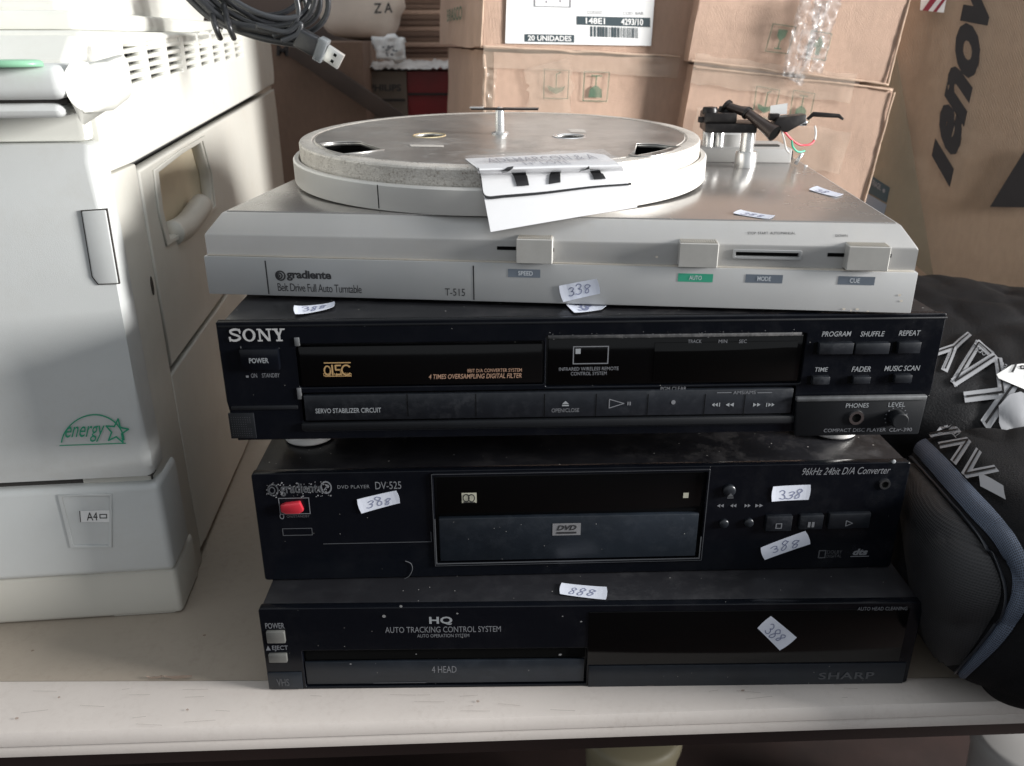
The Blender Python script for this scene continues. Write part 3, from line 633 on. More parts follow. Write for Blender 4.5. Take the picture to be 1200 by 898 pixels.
# things on the cd player's top front strip
P4 = [pick(*p, Y.mw, 2, Y.H) for p in ((345, 371), (392, 362), (393, 356), (344, 361))]
price_sticker(Y.root, P4, .0004, '388', 'curled white sticker on the top strip near the left end', curl=.0012)
P4 = [pick(*p, Y.mw, 2, Y.H) for p in ((672, 368), (706, 364), (716, 355), (660, 355))]
price_sticker(Y.root, P4, .0004, '38', 'white sticker half hidden under the turntable')
fz = Flat()
for i in range(60):
    a, b = random.random(), random.random(); r = random.uniform(.0002, .0007); fz.poly([(a+r/.30*math.cos(t), b+r/.006*math.sin(t)*.5) for t in (0, 1.3, 2.6, 3.9, 5.2)])
u0, z0, u1, z1 = Y.rect(643, 388, 945, 396)
flat('dust_fleck', fz, lambda a, b, d: Vector((u0+a*(u1-u0), -.0008, z0+b*(z1-z0))), bpy.data.materials['fleck'], Y.root)['kind'] = 'stuff'

# ---- turntable
HT = .0378
T = Dev('turntable', 'silver belt drive turntable with a bare platter, on top of the stack', 'turntable', (-.0291, .075, .2529), -.1139, .4288, HT,
        [(237, 273), (1077, 292), (1070, 367), (240, 347)])
TW, TZ, TD = .4288, .0498, .335
ZS = .0245
bm = bmesh.new(); add_box(bm, 0, TW, 0, .02, 0, ZS, .0006); obj('front_panel', bm, M['silver_front'], T.root, True, .6)
# upper body: recessed strip, slanted bevel, deck
bm = bmesh.new()
def ringpts(ix, y0, z, iy=0): return [bm.verts.new(p) for p in ((ix, y0, z), (TW-ix, y0, z), (TW-ix, TD-iy, z), (ix, TD-iy, z))]
r0 = ringpts(.0012, .0030, ZS); r1 = ringpts(.0012, .0030, HT); r2 = ringpts(.0105, .0115, TZ, .003); r00 = ringpts(.0012, .021, 0.0); r01 = ringpts(.0012, .021, ZS)
for A, B in ((r0, r1), (r1, r2), (r00, r01)):
    for i in range(4): bm.faces.new((A[i], A[(i+1) % 4], B[(i+1) % 4], B[i]))
bm.faces.new(r00[::-1]); bm.faces.new((r0[0], r01[0], r01[1], r0[1])) ; bm.faces.new(r2)
bmesh.ops.bevel(bm, geom=[e for e in bm.edges if all(v in r1+r2 for v in e.verts)], offset=.0009, segments=2, profile=.5, affect='EDGES')
obj('chassis', bm, M['silver'], T.root, True, .35)
box('deck_plate', .0125, TW-.0125, .0135, TD-.006, TZ-.0004, TZ+.0008, M['deck'], T.root, .0004)
# dirt line in the step
for x0, x1 in ((.0, TW),): box('ledge', x0+.002, x1-.002, .0006, .0031, ZS-.0002, ZS+.0008, M['silver_dirty'], T.root, .0003)
for px in (314, 565):
    u, _ = T.q(px, 330); flat('dividing_line', Flat().rect(0, 0, 1, 1), lambda a, b, d, u=u: Vector((u+a*.0008, -.0002, .001+b*.0215)), M['print_black'], T.root)
T.print(Flat().ring(.5, .5, .43, .43, .13).ring(.42, .5, .26, .26, .12).ring(.36, .5, .1, .1, .12), (325, 317, 338, 330), -.0002, M['print_black'])
T.text('gradiente', (339, 317, 394, 330.5), m='print_black', bold=.035, sp=.95)
T.text('Belt Drive Full Auto Turntable', (327, 334, 430, 344), m='print_black', sp=.9)
T.text('T-515', (531, 339, 555, 348), m='print_black')
for t, px, m in (('SPEED', (607, 315, 645, 325), 'tag_grey'), ('AUTO', (805, 320, 845, 330), 'tag_green'), ('MODE', (882, 321, 924, 331), 'tag_grey'), ('CUE', (986, 323, 1027, 333), 'tag_grey')):
    u0, z0, u1, z1 = T.rect(*px); z1 = min(z1, ZS-.0015)
    mp = quadmap((u0, -.0002, z0), (u1, -.0002, z0), (u1, -.0002, z1), (u0, -.0002, z1)); flat('tag', Flat().rect(0, 0, 1, 1), mp, M[m], T.root)
    F = Flat().text(t, .32, .25, .32+.09*len(t), .78, .01)
    flat('lettering', F, quadmap((u0, -.0004, z0), (u1, -.0004, z0), (u1, -.0004, z1), (u0, -.0004, z1)), mat('tag_white', (.7,.74,.78), .5) if 'tag_white' not in bpy.data.materials else bpy.data.materials['tag_white'], T.root)
# slots on the recessed strip (y=.003) and their knobs
def slot(x0, x1, yc, h=.0022):
    u0, z0, u1, z1 = T.rect(x0, yc-3, x1, yc+3); zc = (z0+z1)/2
    flat('slot', Flat().rect(0, 0, 1, 1), lambda a, b, d: Vector((u0+a*(u1-u0), .0027, zc+(b-.5)*h)), M['slot'], T.root)
slot(594, 622, 291); slot(656, 661, 293); slot(871, 941, 298); slot(974, 998, 299); slot(1036, 1045, 300)
u0, z0, u1, z1 = T.rect(867, 293, 945, 304)
holed('slot_frame', rounded(u0, z0, u1, z1, .0008), [rounded(u0+.0015, z0+.0014, u1-.0015, z1-.0014, .0006)], .0012, M['silver_front'], T.root, lambda a, b, d: Vector((a, .0018+d, b)), .0002)
for px0, px1, pyt, pyb in ((618, 660, 274, 308), (805, 849, 279, 311), (993, 1039, 283, 314)):
    u0 = T.q(px0, 295)[0]; u1 = T.q(px1, 295)[0]; zt = T.q((px0+px1)/2, pyt+3)[1]; zb = max(ZS+.0012, T.q((px0+px1)/2, pyb)[1])
    kb = thing('x', 'x', 'x') if 0 else None
    k = box('slider_knob', u0, u1, -.0050, .0065, zb, zt, M['knob'], T.root, .00035, 1)
    for p_ in k.data.polygons: p_.use_smooth = False
    bm = bmesh.new()
    for i in range(16):
        x = u0+.0012+(u1-u0-.0024)*i/15; add_box(bm, x-.00035, x+.00035, -.0040, .005, zt-.0002, zt+.0005)
    o = obj('ribbing', bm, M['silver_dirty'], k); 
    bm = bmesh.new(); add_box(bm, u0+.001, u1-.001, .0015, .003, zb-.0012, zb, 0); obj('knob_gap', bm, M['slot'], k)
def bevelmap(px):  # print on the slanted bevel
    def f(x, y):
        mwb = T.mw; o = mwb.inverted() @ CO; d = mwb.inverted().to_3x3() @ sight(x, y); n = Vector((0, -(TZ-HT), .0085)).normalized(); p0 = Vector((0, .003, HT))
        t = (p0-o).dot(n)/d.dot(n); return o+d*t+n*.0003
    return quadmap(f(px[0], px[3]), f(px[2], px[3]), f(px[2], px[1]), f(px[0], px[1]))
flat('lettering', Flat().text('STOP  START  AUTO/MANUAL', 0, 0, 1, 1), bevelmap((876, 272, 932, 275)), M['print_black'], T.root)
flat('lettering', Flat().text('DOWN', 0, 0, 1, 1), bevelmap((979, 275, 993, 278)), M['print_black'], T.root)
T.sticker([(671, 355), (716, 344), (712, 326), (666, 335)], -.0003, '338', 'small white sticker on the front, under the middle slider', crease=True)
for q4, dg in ((((858, 251), (902, 258), (909, 254), (867, 247)), '388'), (((947, 223), (980, 232), (989, 229), (957, 219)), '38')):
    P4 = [pick(*p, T.mw, 2, TZ+.001) for p in q4]; price_sticker(T.root, P4, .0002, dg, 'small white sticker lying on the deck at the right')
# chips on the lower right corner
F = Flat()
for px in ((995, 362), (1003, 364), (1010, 362), (1056, 345), (1058, 352), (1022, 365), (780, 300)):
    u, z = T.q(*px); F.poly([(u+.0012*random.uniform(.4, 1)*math.cos(t), max(.0004, z+.0007*math.sin(t))) for t in (0, 1, 2, 3, 4, 5)])
flat('paint_chip', F, lambda a, b, d: Vector((a, -.0003-d*.1, b)), mat('chip', (.75,.68,.58), .6), T.root)
# feet of the turntable
for x in (.05, .38):
    for y in (.05, .27):
        bm = bmesh.new(); lathe(bm, [(.012, -.0016), (.013, .001)], 24, (x, y, 0)); obj('foot', bm, M['black_matt'], T.root)

# platter: lower ring, metal rim and a pierced top plate, standing slightly askew on the deck
PX, PY, R1, R2, Z1, Z2, PT = .1683, .1619, .1532, .1483, .0164, .0277, .0296
pmat = Matrix.Translation((PX, PY, TZ+.0010+PT*R1)) @ Matrix.Rotation(PT, 4, 'X')
pl = bpy.data.objects.new('platter', None); C.objects.link(pl); pl.parent = T.root; pl.matrix_local = pmat
bm = bmesh.new(); lathe(bm, [(R1-.004, 0), (R1, 0), (R1+.0004, .001), (R1+.0004, Z1-.0012), (R1-.0006, Z1), (R1-.0035, Z1), (R1-.004, Z1-.003), (R1-.004, 0)], 160, cap=False); obj('lower_ring', bm, M['ring'], pl, True, .5)
bm = bmesh.new(); lathe(bm, [(R2-.003, Z1-.008), (R2, Z1-.008), (R2, Z2-.0016), (R2-.0006, Z2-.0005), (R2-.002, Z2)]+[(R2-.009, Z2), (R2-.0098, Z2-.0009), (R2-.0106, Z2-.0009), (R2-.0115, Z2+.0001)], 160, cap=False)
obj('metal_rim', bm, M['rim'], pl, True, .35)
for ang in (math.radians(-113), math.radians(-178)):
    bm = bmesh.new(); c, s_ = math.cos(ang), math.sin(ang)
    prism_pts(bm, [((R1+.0006)*c-.0003*-s_, (R1+.0006)*s_-.0003*c, .001), ((R1+.0006)*c+.0003*-s_, (R1+.0006)*s_+.0003*c, .001), ((R1+.0006)*c+.0003*-s_, (R1+.0006)*s_+.0003*c, Z1-.001), ((R1+.0006)*c-.0003*-s_, (R1+.0006)*s_-.0003*c, Z1-.001)], (-.002*c, -.002*s_, 0)); obj('ring_seam', bm, M['slot'], pl)
PW = T.mw @ pmat
def onpl(px, py): p = pick(px, py, PW, 2, Z2); return (p.x, p.y)
def circ(cx, cy, r, n=24): return [(cx+r*math.cos(2*math.pi*i/n), cy+r*math.sin(2*math.pi*i/n)) for i in range(n)]
holesP = [[onpl(*p) for p in ((374, 169), (400, 167), (422, 167), (430, 170), (448, 176), (425, 179), (398, 182), (386, 178))],
          [onpl(*p) for p in ((746, 169), (770, 170), (796, 173), (786, 178), (768, 183), (752, 184), (738, 182), (744, 177))],
          circ(*onpl(503, 159), .0105), circ(*onpl(667, 160), .0105), circ(0, 0, .0036, 12)]
topp = holed('platter_top', circ(0, 0, R2-.0112, 120), holesP, .0022, M['platter'], pl, lambda a, b, d: Vector((a, b, Z2-.0022+d)), .0004)
for k in (2, 3):
    cx, cy = onpl(503, 159) if k == 2 else onpl(667, 160)
    bm = bmesh.new(); lathe(bm, [(.0112, Z2), (.0116, Z2+.0005), (.0122, Z2+.0006), (.0127, Z2)], 32, (cx, cy, 0), cap=False); obj('hole_rim', bm, mat('yellow_light_rim', (.75,.62,.38), .3, .6) if k == 2 else M['post'], pl, True)  # left rim coloured yellow for the light inside its hole
for k, hp in enumerate(holesP[:2]):
    n = len(hp); cx = sum(p[0] for p in hp)/n; cy = sum(p[1] for p in hp)/n; bm = bmesh.new()
    A = [bm.verts.new((cx+(p[0]-cx)*1.02, cy+(p[1]-cy)*1.02, Z2-.001)) for p in hp]; B = [bm.verts.new((cx+(p[0]-cx)*1.0, cy+(p[1]-cy)*1.0, Z2-.012)) for p in hp]
    
    for i in range(n): bm.faces.new((A[i], A[(i+1) % n], B[(i+1) % n], B[i]))
    Lm = [(cx+(p[0]-cx)*1.07, cy+(p[1]-cy)*1.08) for p in hp]; Li = [(cx+(p[0]-cx)*.99, cy+(p[1]-cy)*.99) for p in hp]
    holed('hole_lip', Lm, [Li], .0010, M['platter'], pl, lambda a, b, d: Vector((a, b, Z2-.0002+d)), .0003)
    obj('hole_wall', bm, M['slot'], pl)  # walls coloured near black, standing for the shade inside the holes
bm = bmesh.new(); lathe(bm, [(R1-.006, .0045), (.002, .0045)], 64, cap=False); obj('inner_floor', bm, mat('dark_inner', (.010,.012,.014), .5), pl)
F = Flat()
for a, b in (((480, 170), (517, 173)), ((665, 152), (684, 156))):
    p, q = onpl(*a), onpl(*b); F.poly([(p[0], p[1]), (q[0], p[1]-.0005), (q[0]+.002, q[1]), (p[0]+.003, q[1]+.001)])
flat('paint_scrape', F, lambda a, b, d: Vector((a, b, Z2+.0003+d)), mat('pale_scrape', (.72,.68,.62), .5, alpha=.8), pl)
# spindle with flat cross bar
sp = bmesh.new(); lathe(sp, [(.0065, 0), (.0065, .0012), (.0035, .002), (.0034, .017), (.0030, .0185), (.0010, .0195)], 24, (0, 0, Z2)); spo = obj('spindle', sp, M['post'], pl, True, .6)
a = pick(553, 137, PW, 1, 0); b = pick(631, 138, PW, 1, 0)
bm = bmesh.new(); add_box(bm, a.x, b.x, -.004, .004, Z2+.0175, Z2+.0188, .0004); obj('cross_bar', bm, M['arm'], spo)
bm = bmesh.new(); add_box(bm, a.x-.001, a.x+.009, -.0042, .0042, Z2+.0186, Z2+.0196, .0003); obj('bar_tip', bm, M['post'], spo)  # bright piece added for the white glint on the bar's left end

# tonearm base and mechanism at the right rear of the deck
def TL(px, py, v): return pick(px, py, T.mw, 1, v)
vb = .262
a = TL(812, 206, vb); b = TL(926, 199, vb); zt = TL(870, 174, vb).z
base = box('tonearm_base', a.x, b.x, vb, TD-.012, TZ+.0006, zt, M['silver'], T.root, .0015)
box('base_end_panel', b.x-.0002, b.x+.0012, vb+.002, vb+.02, TZ+.003, zt-.002, M['arm'], base, .0003)
a2 = TL(840, 172, vb+.02); b2 = TL(884, 172, vb+.02); cx = (a2.x+b2.x)/2
bm = bmesh.new(); lathe(bm, [(.022, 0), (.022, .010), (.0205, .0115), (.001, .0115)], 40, (cx-.004, vb+.032, zt)); obj('bearing_drum', bm, M['silver'], base, True, .6)
bm = bmesh.new(); add_box(bm, b.x-.030, b.x-.008, vb+.014, vb+.024, zt+.0001, zt+.0012, .0003); obj('dark_recess', bm, M['grime'], base)
for px, w in ((829, .0052), (842, .0042)):
    c_ = TL(px, 172, vb+.012); bm = bmesh.new(); lathe(bm, [(w, 0), (w, .015), (w*.9, .0158), (.0005, .0158)], 24, (c_.x, vb+.012, zt-.0003)); obj('support_post', bm, M['post'], base, True, .6)
vp = .235
pb = TL(872, 203, vp); ptp = TL(872, 150, vp)
bm = bmesh.new(); lathe(bm, [(.0088, 0), (.0088, .0115), (.0082, .0128), (.0058, .0130), (.0054, ptp.z-TZ-.0010)], 36, (pb.x, vp, TZ+.0009)); obj('arm_pillar', bm, M['post'], T.root, True, .5)
mech = bpy.data.objects.new('tonearm_mechanism', None); C.objects.link(mech); mech.parent = T.root
zc = ptp.z
A = TL(822, 145, vp); B = TL(882, 145, vp)
bm = bmesh.new(); add_box(bm, A.x+.002, B.x+.002, vp-.012, vp+.03, zc-.003, zc+.004, .001); add_box(bm, A.x+.001, B.x-.014, vp-.008, vp+.026, zc+.004, zc+.012, .0015); add_box(bm, A.x-.003, A.x+.004, vp-.003, vp+.003, zc+.004, zc+.0085, .0008)
obj('pivot_block', bm, M['arm'], mech, True, .6)
bm = bmesh.new()
for dx, dy in ((.006, .0), (.020, .010), (.033, .006)): lathe(bm, [(.0062, 0), (.0065, .003), (.0055, .0055), (.001, .006)], 20, (A.x+dx, vp+dy, zc+.0105))
obj('knurled_dial', bm, M['arm'], mech, True, .6)
P0 = TL(851, 124, vp+.006); P1 = TL(877, 133, vp-.004); P2 = TL(908, 157, vp-.022)
bm = bmesh.new(); tube(bm, [P0, P0.lerp(P1, .5), P1, P1.lerp(P2, .45), P1.lerp(P2, .8), P2], [.0032, .0035, .0038, .0044, .0054, .0066], 20, False)
tub = obj('arm_tube', bm, M['arm_tube'], mech, True, .6)
bm = bmesh.new(); dv = (P2-P1).normalized(); tube(bm, [P2-dv*.0006, P2-dv*.0005], [.0060, .0058], 20); obj('tube_opening', bm, M['slot'], tub)  # near-black disc standing for the shade inside the hollow tube
for f in (.05, .95):
    q_ = P0.lerp(P1, f); bm = bmesh.new(); tube(bm, [q_-dv*.0012, q_-dv*.0010, q_+dv*.0010, q_+dv*.0012], [.0036, .0052, .0052, .0036], 20); obj('collar', bm, M['arm'], mech, True, .6)
A3 = TL(903, 152, vp-.016); B3 = TL(943, 139, vp-.010)
bm = bmesh.new(); prism_pts(bm, [(A3.x, vp-.020, A3.z+.002), (A3.x+.004, vp-.020, A3.z+.0095), (B3.x, vp-.016, B3.z+.0035), (B3.x, vp-.016, B3.z-.002), (A3.x+.012, vp-.020, A3.z-.002)], (0, .016, 0), .0008); hb = obj('arm_head_bracket', bm, M['arm'], mech, True, .6)
bm = bmesh.new(); c_ = TL(908, 135, vp-.012); add_box(bm, c_.x-.0045, c_.x+.0035, vp-.016, vp-.008, c_.z-.004, c_.z+.0012, .0006); obj('clip', bm, M['arm'], mech, True)
H0 = TL(946, 140, vp-.010); H1 = TL(953, 134, vp-.010); H2 = TL(983, 136, vp-.012); H3 = TL(988, 140, vp-.012)
bm = bmesh.new(); tube(bm, [H0, H1, H1.lerp(H2, .5), H2, H3], [.0012, .0020, .0019, .0016, .0009], 8); obj('finger_lever', bm, M['arm'], mech, True, .7)
bm = bmesh.new(); c_ = TL(941, 143, vp-.014); add_box(bm, c_.x-.004, c_.x+.003, vp-.016, vp-.010, c_.z-.003, c_.z+.0012, .0005); obj('metal_contact', bm, M['chrome'], mech, True)
c0 = TL(902, 135, vp-.004); c1 = TL(922, 134, vp-.004); c2 = TL(923, 121, vp-.004); c3 = TL(903, 124, vp-.004)
o = flat('paper_scrap', Flat().rect(0, 0, 1, 1), quadmap(c0, c1, c2, c3), M['label_white'], mech)
for m, pts in (('wire_red', ((918, 153), (928, 164), (938, 170), (950, 169), (955, 163))), ('wire_green', ((928, 165), (929, 172), (935, 178), (943, 177))), ('wire_white', ((916, 154), (919, 164), (921, 174), (925, 180))), ('wire_white', ((955, 164), (956, 156), (955, 148)))):
    bm = bmesh.new(); P = smooth_path([TL(*p, vp-.018+.004*i) for i, p in enumerate(pts)], 6); tube(bm, P, .0008, 8); obj('wire', bm, M[m], mech, True)
for x, y, h in ((935, 191, .012), (944, 201, .0075)):
    c_ = TL(x, y, .245); bm = bmesh.new(); tube(bm, [c_+Vector((-.002, 0, -.001)), c_+Vector((.003 if h > .01 else 0, 0, h*.7))], [.0016, .0014], 10); obj('metal_pin', bm, M['post'], T.root, True)

# ---- paper lot tag draped over the platter rim
PWi = PW
def plw(px, py, z=Z2+.0006): p = pick(px, py, PW, 2, z); return PW @ p
tl, tr = plw(545, 186), plw(704, 178); bl, br = plw(561, 199), plw(728, 194)
def tv(px, py, v): return T.mw @ pick(px, py, T.mw, 1, v)
# hanging part: points in front of the rim
h1l, h1r = tv(568, 235, .0035), tv(738, 220, .022); h2l, h2r = tv(575, 272, -.004), tv(747, 243, .018)
rows = [(tl, tr), (tl.lerp(bl, .5), tr.lerp(br, .55)), (bl, br), (tv(563, 206, .0105), tv(731, 201, .028)), (tv(565, 219, .0065), tv(735, 210, .025)), (h1l, h1r), (h2l, h2r)]
LA = smooth_path([r[0] for r in rows], 6); LB = smooth_path([r[1] for r in rows], 6); NR = len(LA)
cum = [0.0]
for i in range(1, NR): cum.append(cum[-1]+((LA[i]-LA[i-1]).length+(LB[i]-LB[i-1]).length)/2)
def papf(a, b, d=0):
    """a across 0..1, b down 0 (top) .. 1 (bottom edge)"""
    s_ = b*cum[-1]; i = 0
    while i < NR-2 and cum[i+1] < s_: i += 1
    t = (s_-cum[i])/(cum[i+1]-cum[i]); A = LA[i].lerp(LA[i+1], t); B = LB[i].lerp(LB[i+1], t)
    P = A.lerp(B, a); n = (B-A).cross(LA[i+1]-LA[i]).normalized()*-1
    if n.dot(CO-P) < 0: n = -n
    sag = .0015*math.sin(math.pi*a)*max(0, b-.35)
    return P+n*(d+sag)
tagroot = thing('lot_tag', 'bent white paper lot tag with big black digits draped over the platter edge', 'paper tag', Matrix.Identity(4))
bm = bmesh.new(); NA, NB = 24, 48; g = {}
for i in range(NA+1):
    for j in range(NB+1):
        a, b = i/NA, j/NB
        if b < .12 and a > .9: a = a-(.12-b)*.9*(a-.9)*10
        g[i, j] = bm.verts.new(papf(a, b))
for i in range(NA):
    for j in range(NB): bm.faces.new((g[i, j], g[i+1, j], g[i+1, j+1], g[i, j+1]))
bmesh.ops.recalc_face_normals(bm, faces=bm.faces[:]); sol = bmesh.ops.solidify(bm, geom=bm.faces[:], thickness=.00025)
obj('sheet', bm, M['paper'], tagroot, True, .8)
bend = cum[12]/cum[-1]
F = Flat()  # print; y here = 1-b
def pf(a, y, d): return papf(a, 1-y, .0007+d*.3)
B1 = cum[12]/cum[-1]
def yb(f): return 1-f
paper_px = lambda b: b
F.text('ADEMARCON & A', .12, 1-B1*.55, .90, 1-B1*.20, .01); F.text('Nº LOTE', .34, 1-B1*.90, .66, 1-B1*.62, .01)
flat('lettering', F, pf, M['tag_grey'] if 0 else mat('grey_print', (.30,.31,.36), .5), tagroot, 1)
def topx(P): d = P-CO; return 600+CAM['f']*d.dot(RX)/d.dot(FW), 449-CAM['f']*d.dot(UY)/d.dot(FW)
def ab(px, py):
    best = None
    for i in range(61):
        for j in range(121):
            x, y = topx(GR_[i][j]); e = (x-px)**2+(y-py)**2
            if best is None or e < best[0]: best = (e, i/60, j/120)
    return best[1], best[2]
GR_ = [[papf(i/60, j/120) for j in range(121)] for i in range(61)]
F = Flat()
for (x0, x1, yt_, yb_), (x2, x3) in (((600, 615, 200, 219), (605, 619)), ((646, 658, 199, 216), (644, 656)), ((690, 703, 197, 211), (696, 710))):
    a0, b0 = ab(x0, yt_); a1, b1 = ab(x1, yt_); a2, b2 = ab(x2, yb_); a3, b3 = ab(x3, yb_-1)
    for k in range(6):
        f0, f1 = k/6, (k+1)/6; L0 = lambda f: (a0+(a2-a0)*f, 1-(b0+(b2-b0)*f)); L1 = lambda f: (a1+(a3-a1)*f, 1-(b1+(b3-b1)*f)); F.poly([L0(f1), L1(f1), L1(f0), L0(f0)])
for pts in (((587, 202), (600, 199), (602, 197), (588, 199)), ((678, 200), (691, 197), (690, 195), (679, 198))): F.poly([(ab(*p)[0], 1-ab(*p)[1]) for p in pts])
flat('big_digit', F, pf, M['print_black'], tagroot, 1)
F = Flat(); pts = smooth_path([Vector((ab(*p)[0], 1-ab(*p)[1], 0)) for p in ((559, 199), (563, 214), (566, 227), (573, 232), (590, 231), (640, 226), (700, 219), (738, 216), (745, 213))], 5)
F.line([(p.x, p.y) for p in pts], .018, 3.0)
flat('border_line', F, pf, M['print_black'], tagroot, 0)
bm = bmesh.new()  # clear sleeve over the upper part
g = {}
for i in range(13):
    for j in range(9): g[i, j] = bm.verts.new(papf(-.01+i/12*1.03, j/8*B1*1.02, .0016+.0012*noise.noise(Vector((i*.7, j*.9, 3)))))
for i in range(12):
    for j in range(8): bm.faces.new((g[i, j], g[i+1, j], g[i+1, j+1], g[i, j+1]))
obj('clear_tape', bm, mat('clear_tape', (.6,.6,.62), .15, alpha=.28), tagroot, True)

# ------------------------------------------------------------------ the multifunction printer
PR = frame((-.088, .084, .0), .09)
pr = thing('laser_printer', 'large off-white multifunction laser printer left of the stacked players', 'printer', PR)
def PS(px, py, x=0): p = pick(px, py, PR, 0, x); return (p.y, p.z)
def PF(px, py, y=0): p = pick(px, py, PR, 1, y); return (p.x, p.z)
LX = -.48
# core
box('core', LX, -.016, .03, .685, .0, .40, M['hollow'], pr, .004)
box('rear_cover', LX, -.003, .60, .70, .0, .40, M['printer_side'], pr, .02, 4)
def sidepanel(name, outer, holes, m, x1=0, depth=.010, bev=.0015):
    return holed(name, outer, holes, depth, m, pr, lambda a, b, d: Vector((x1-depth+d, a, b)), bev)
v1, v2, v3, v4 = PS(142, 53), PS(283, 33), PS(285, 68), PS(152, 104)
slots = []
for r in range(5):
    for c in range(8):
        def at(a, b): # a along, b down
            s0 = v1[0]+(v2[0]-v1[0])*a; zt_ = v1[1]+(v2[1]-v1[1])*a; zb_ = v4[1]+(v3[1]-v4[1])*a; return (s0, zt_+(zb_-zt_)*b)
        a0, a1, b0, b1 = c/8+.01, (c+.86)/8, r/5+.02, (r+.55)/5
        slots.append([at(a0, b1), at(a1, b1), at(a1, b0), at(a0, b0)])
sidepanel('upper_side_cover', [(.012, .325), (.068, .3245), (.69, .3455), (.698, .36), (.698, .395), (.67, .412), (.02, .404), (.012, .395)], slots, M['printer'])
ch = [PS(185, 203), PS(212, 182), PS(236, 167), PS(246, 205), PS(250, 240), PS(228, 262), PS(198, 279), PS(190, 245)]
mid_out = [(.0735, .172), (.0735, .318), (.685, .339), (.690, .30), (.688, .19), (.26, .174)]
sidepanel('access_door', mid_out, [ch], M['printer_side'])
n = len(ch); cx = sum(p[0] for p in ch)/n; cz = sum(p[1] for p in ch)/n
bm = bmesh.new(); A = [bm.verts.new((-.0095, cx+(p[0]-cx)*1.02, cz+(p[1]-cz)*1.02)) for p in ch]; B = [bm.verts.new((-.0156, cx+(p[0]-cx)*.9, cz+(p[1]-cz)*.9)) for p in ch]
for i in range(n): bm.faces.new((A[i], A[(i+1) % n], B[(i+1) % n], B[i]))
bm.faces.new(B); obj('handle_recess', bm, M['printer_yellow'], pr, True, .7)
holed('handle_rim', [(cx+(p[0]-cx)*1.16, cz+(p[1]-cz)*1.16) for p in ch], [[(cx+(p[0]-cx)*1.03, cz+(p[1]-cz)*1.03) for p in ch]], .002, M['printer_side'], pr, lambda a, b, d: Vector((-.0004+d, a, b)), .0008)
bm = bmesh.new(); P = [(-.004, cx-.052, cz-.026), (-.006, cx, cz-.030), (-.004, cx+.052, cz-.022)]; tube(bm, smooth_path(P, 6), .010, 14); obj('handle_grip', bm, M['printer_side'], pr, True)
sidepanel('lower_side_panel', [(.0735, .008), (.0735, .165), (.26, .167), (.66, .182), (.65, .03), (.28, .003)], [], M['printer_side'], -.0015)
sidepanel('bottom_skirt', [(.098, .001), (.094, .010), (.28, .0025), (.28, .001)], [], M['printer_side'], -.004)
# front corner column
bm = bmesh.new(); prism_pts(bm, [(-.05, .0, .0), (-.004, .0, .0), (0, .012, .0), (0, .069, .0), (-.05, .069, .0)], (0, 0, .3235), .0015); obj('corner_column', bm, M['printer_side'], pr, True, .6)
s0, z0 = PS(178, 335); bm = bmesh.new(); lathe(bm, [(.0035, 0), (.0035, .001)], 16)
for v in bm.verts: v.co = Vector((.0002+v.co.z*.2, s0+v.co.x*.8, z0+v.co.y*2.0))
obj('screw_hole', bm, M['grime'], pr)
# front: base skirt, paper tray, main door, control panel
def frontbox(name, px0, px1, z0, z1, y0, y1, m, bev=.003, x0=LX, seg=3):
    return box(name, x0, px1, y0, y1, z0, z1, m, pr, bev, seg)
zl = PF(0, 683)[1]
frontbox('base_skirt', 0, .002, .0, .0405, -.001, .05, M['printer_base'], .004)
frontbox('paper_tray', 0, .003, .0412, .1145, -.006, .04, M['printer_front'], .005)
frontbox('tray_gap', 0, -.003, .1135, .1200, .001, .04, M['grime'], .0)
# A4 holder recess
a = PF(70, 581, -.006); b = PF(130, 580, -.006); c_ = PF(128, 640, -.006); d_ = PF(86, 640, -.006)
holed('size_label_frame', [(a[0]-.001, a[1]+.001), (b[0]+.001, b[1]+.001), (c_[0]+.002, c_[1]-.001), (d_[0]-.002, d_[1]-.001)], [[(a[0]+.0015, a[1]-.0005), (b[0]-.0005, b[1]-.0005), (c_[0]-.0002, c_[1]+.0008), (d_[0]+.0006, d_[1]+.0008)]], .001, M['printer_front'], pr, lambda x, z, d: Vector((x, -.0070+d, z)), .0003)
def fq(px4, y): return quadmap(*[Vector((PF(*p, y)[0], y, PF(*p, y)[1])) for p in px4])
flat('size_label', Flat().rect(0, 0, 1, 1), fq(((93, 612), (129, 612), (128, 598), (92, 599)), -.0063), M['label_white'], pr)
flat('lettering', Flat().text('A4', .25, .15, .6, .85).rect(.02, 0, .05, 1).line([(.68, .35), (.68, .65), (.9, .65), (.9, .35), (.68, .35)], .07, 2.4), fq(((93, 612), (129, 612), (128, 598), (92, 599)), -.0065), M['print_black'], pr)
# main door: broad rounded slab, lower edge sloping away
def prof_slab(name, prof, x0, x1, m, rad=.008):
    bm = bmesh.new(); A = [bm.verts.new((x0, y, z)) for y, z in prof]; B = [bm.verts.new((x1, y, z)) for y, z in prof]
    nn = len(prof); bm.faces.new(A); bm.faces.new(B[::-1])
    ends = []
    for i in range(nn): bm.faces.new((A[i], B[i], B[(i+1) % nn], A[(i+1) % nn])); ends.append((B[i], B[(i+1) % nn]))
    es = [bm.edges.get(e) for e in ends]; bmesh.ops.bevel(bm, geom=[e for e in es if e], offset=rad, segments=4, profile=.5, affect='EDGES')
    return obj(name, bm, m, pr, True, .5)
prof_slab('front_door', [(.02, .1195), (-.002, .1195), (-.0065, .1215), (-.0085, .1300), (-.0120, .140), (-.0115, .20), (-.0110, .26), (-.0105, .335), (-.006, .345), (.02, .345)], LX, .0015, M['printer_front'], .006)
hx0, hz0 = PF(93, 248, -.014); hx1, hz1 = PF(124, 335, -.014)
def rq(px4, y): return [PF(*p, y) for p in px4]
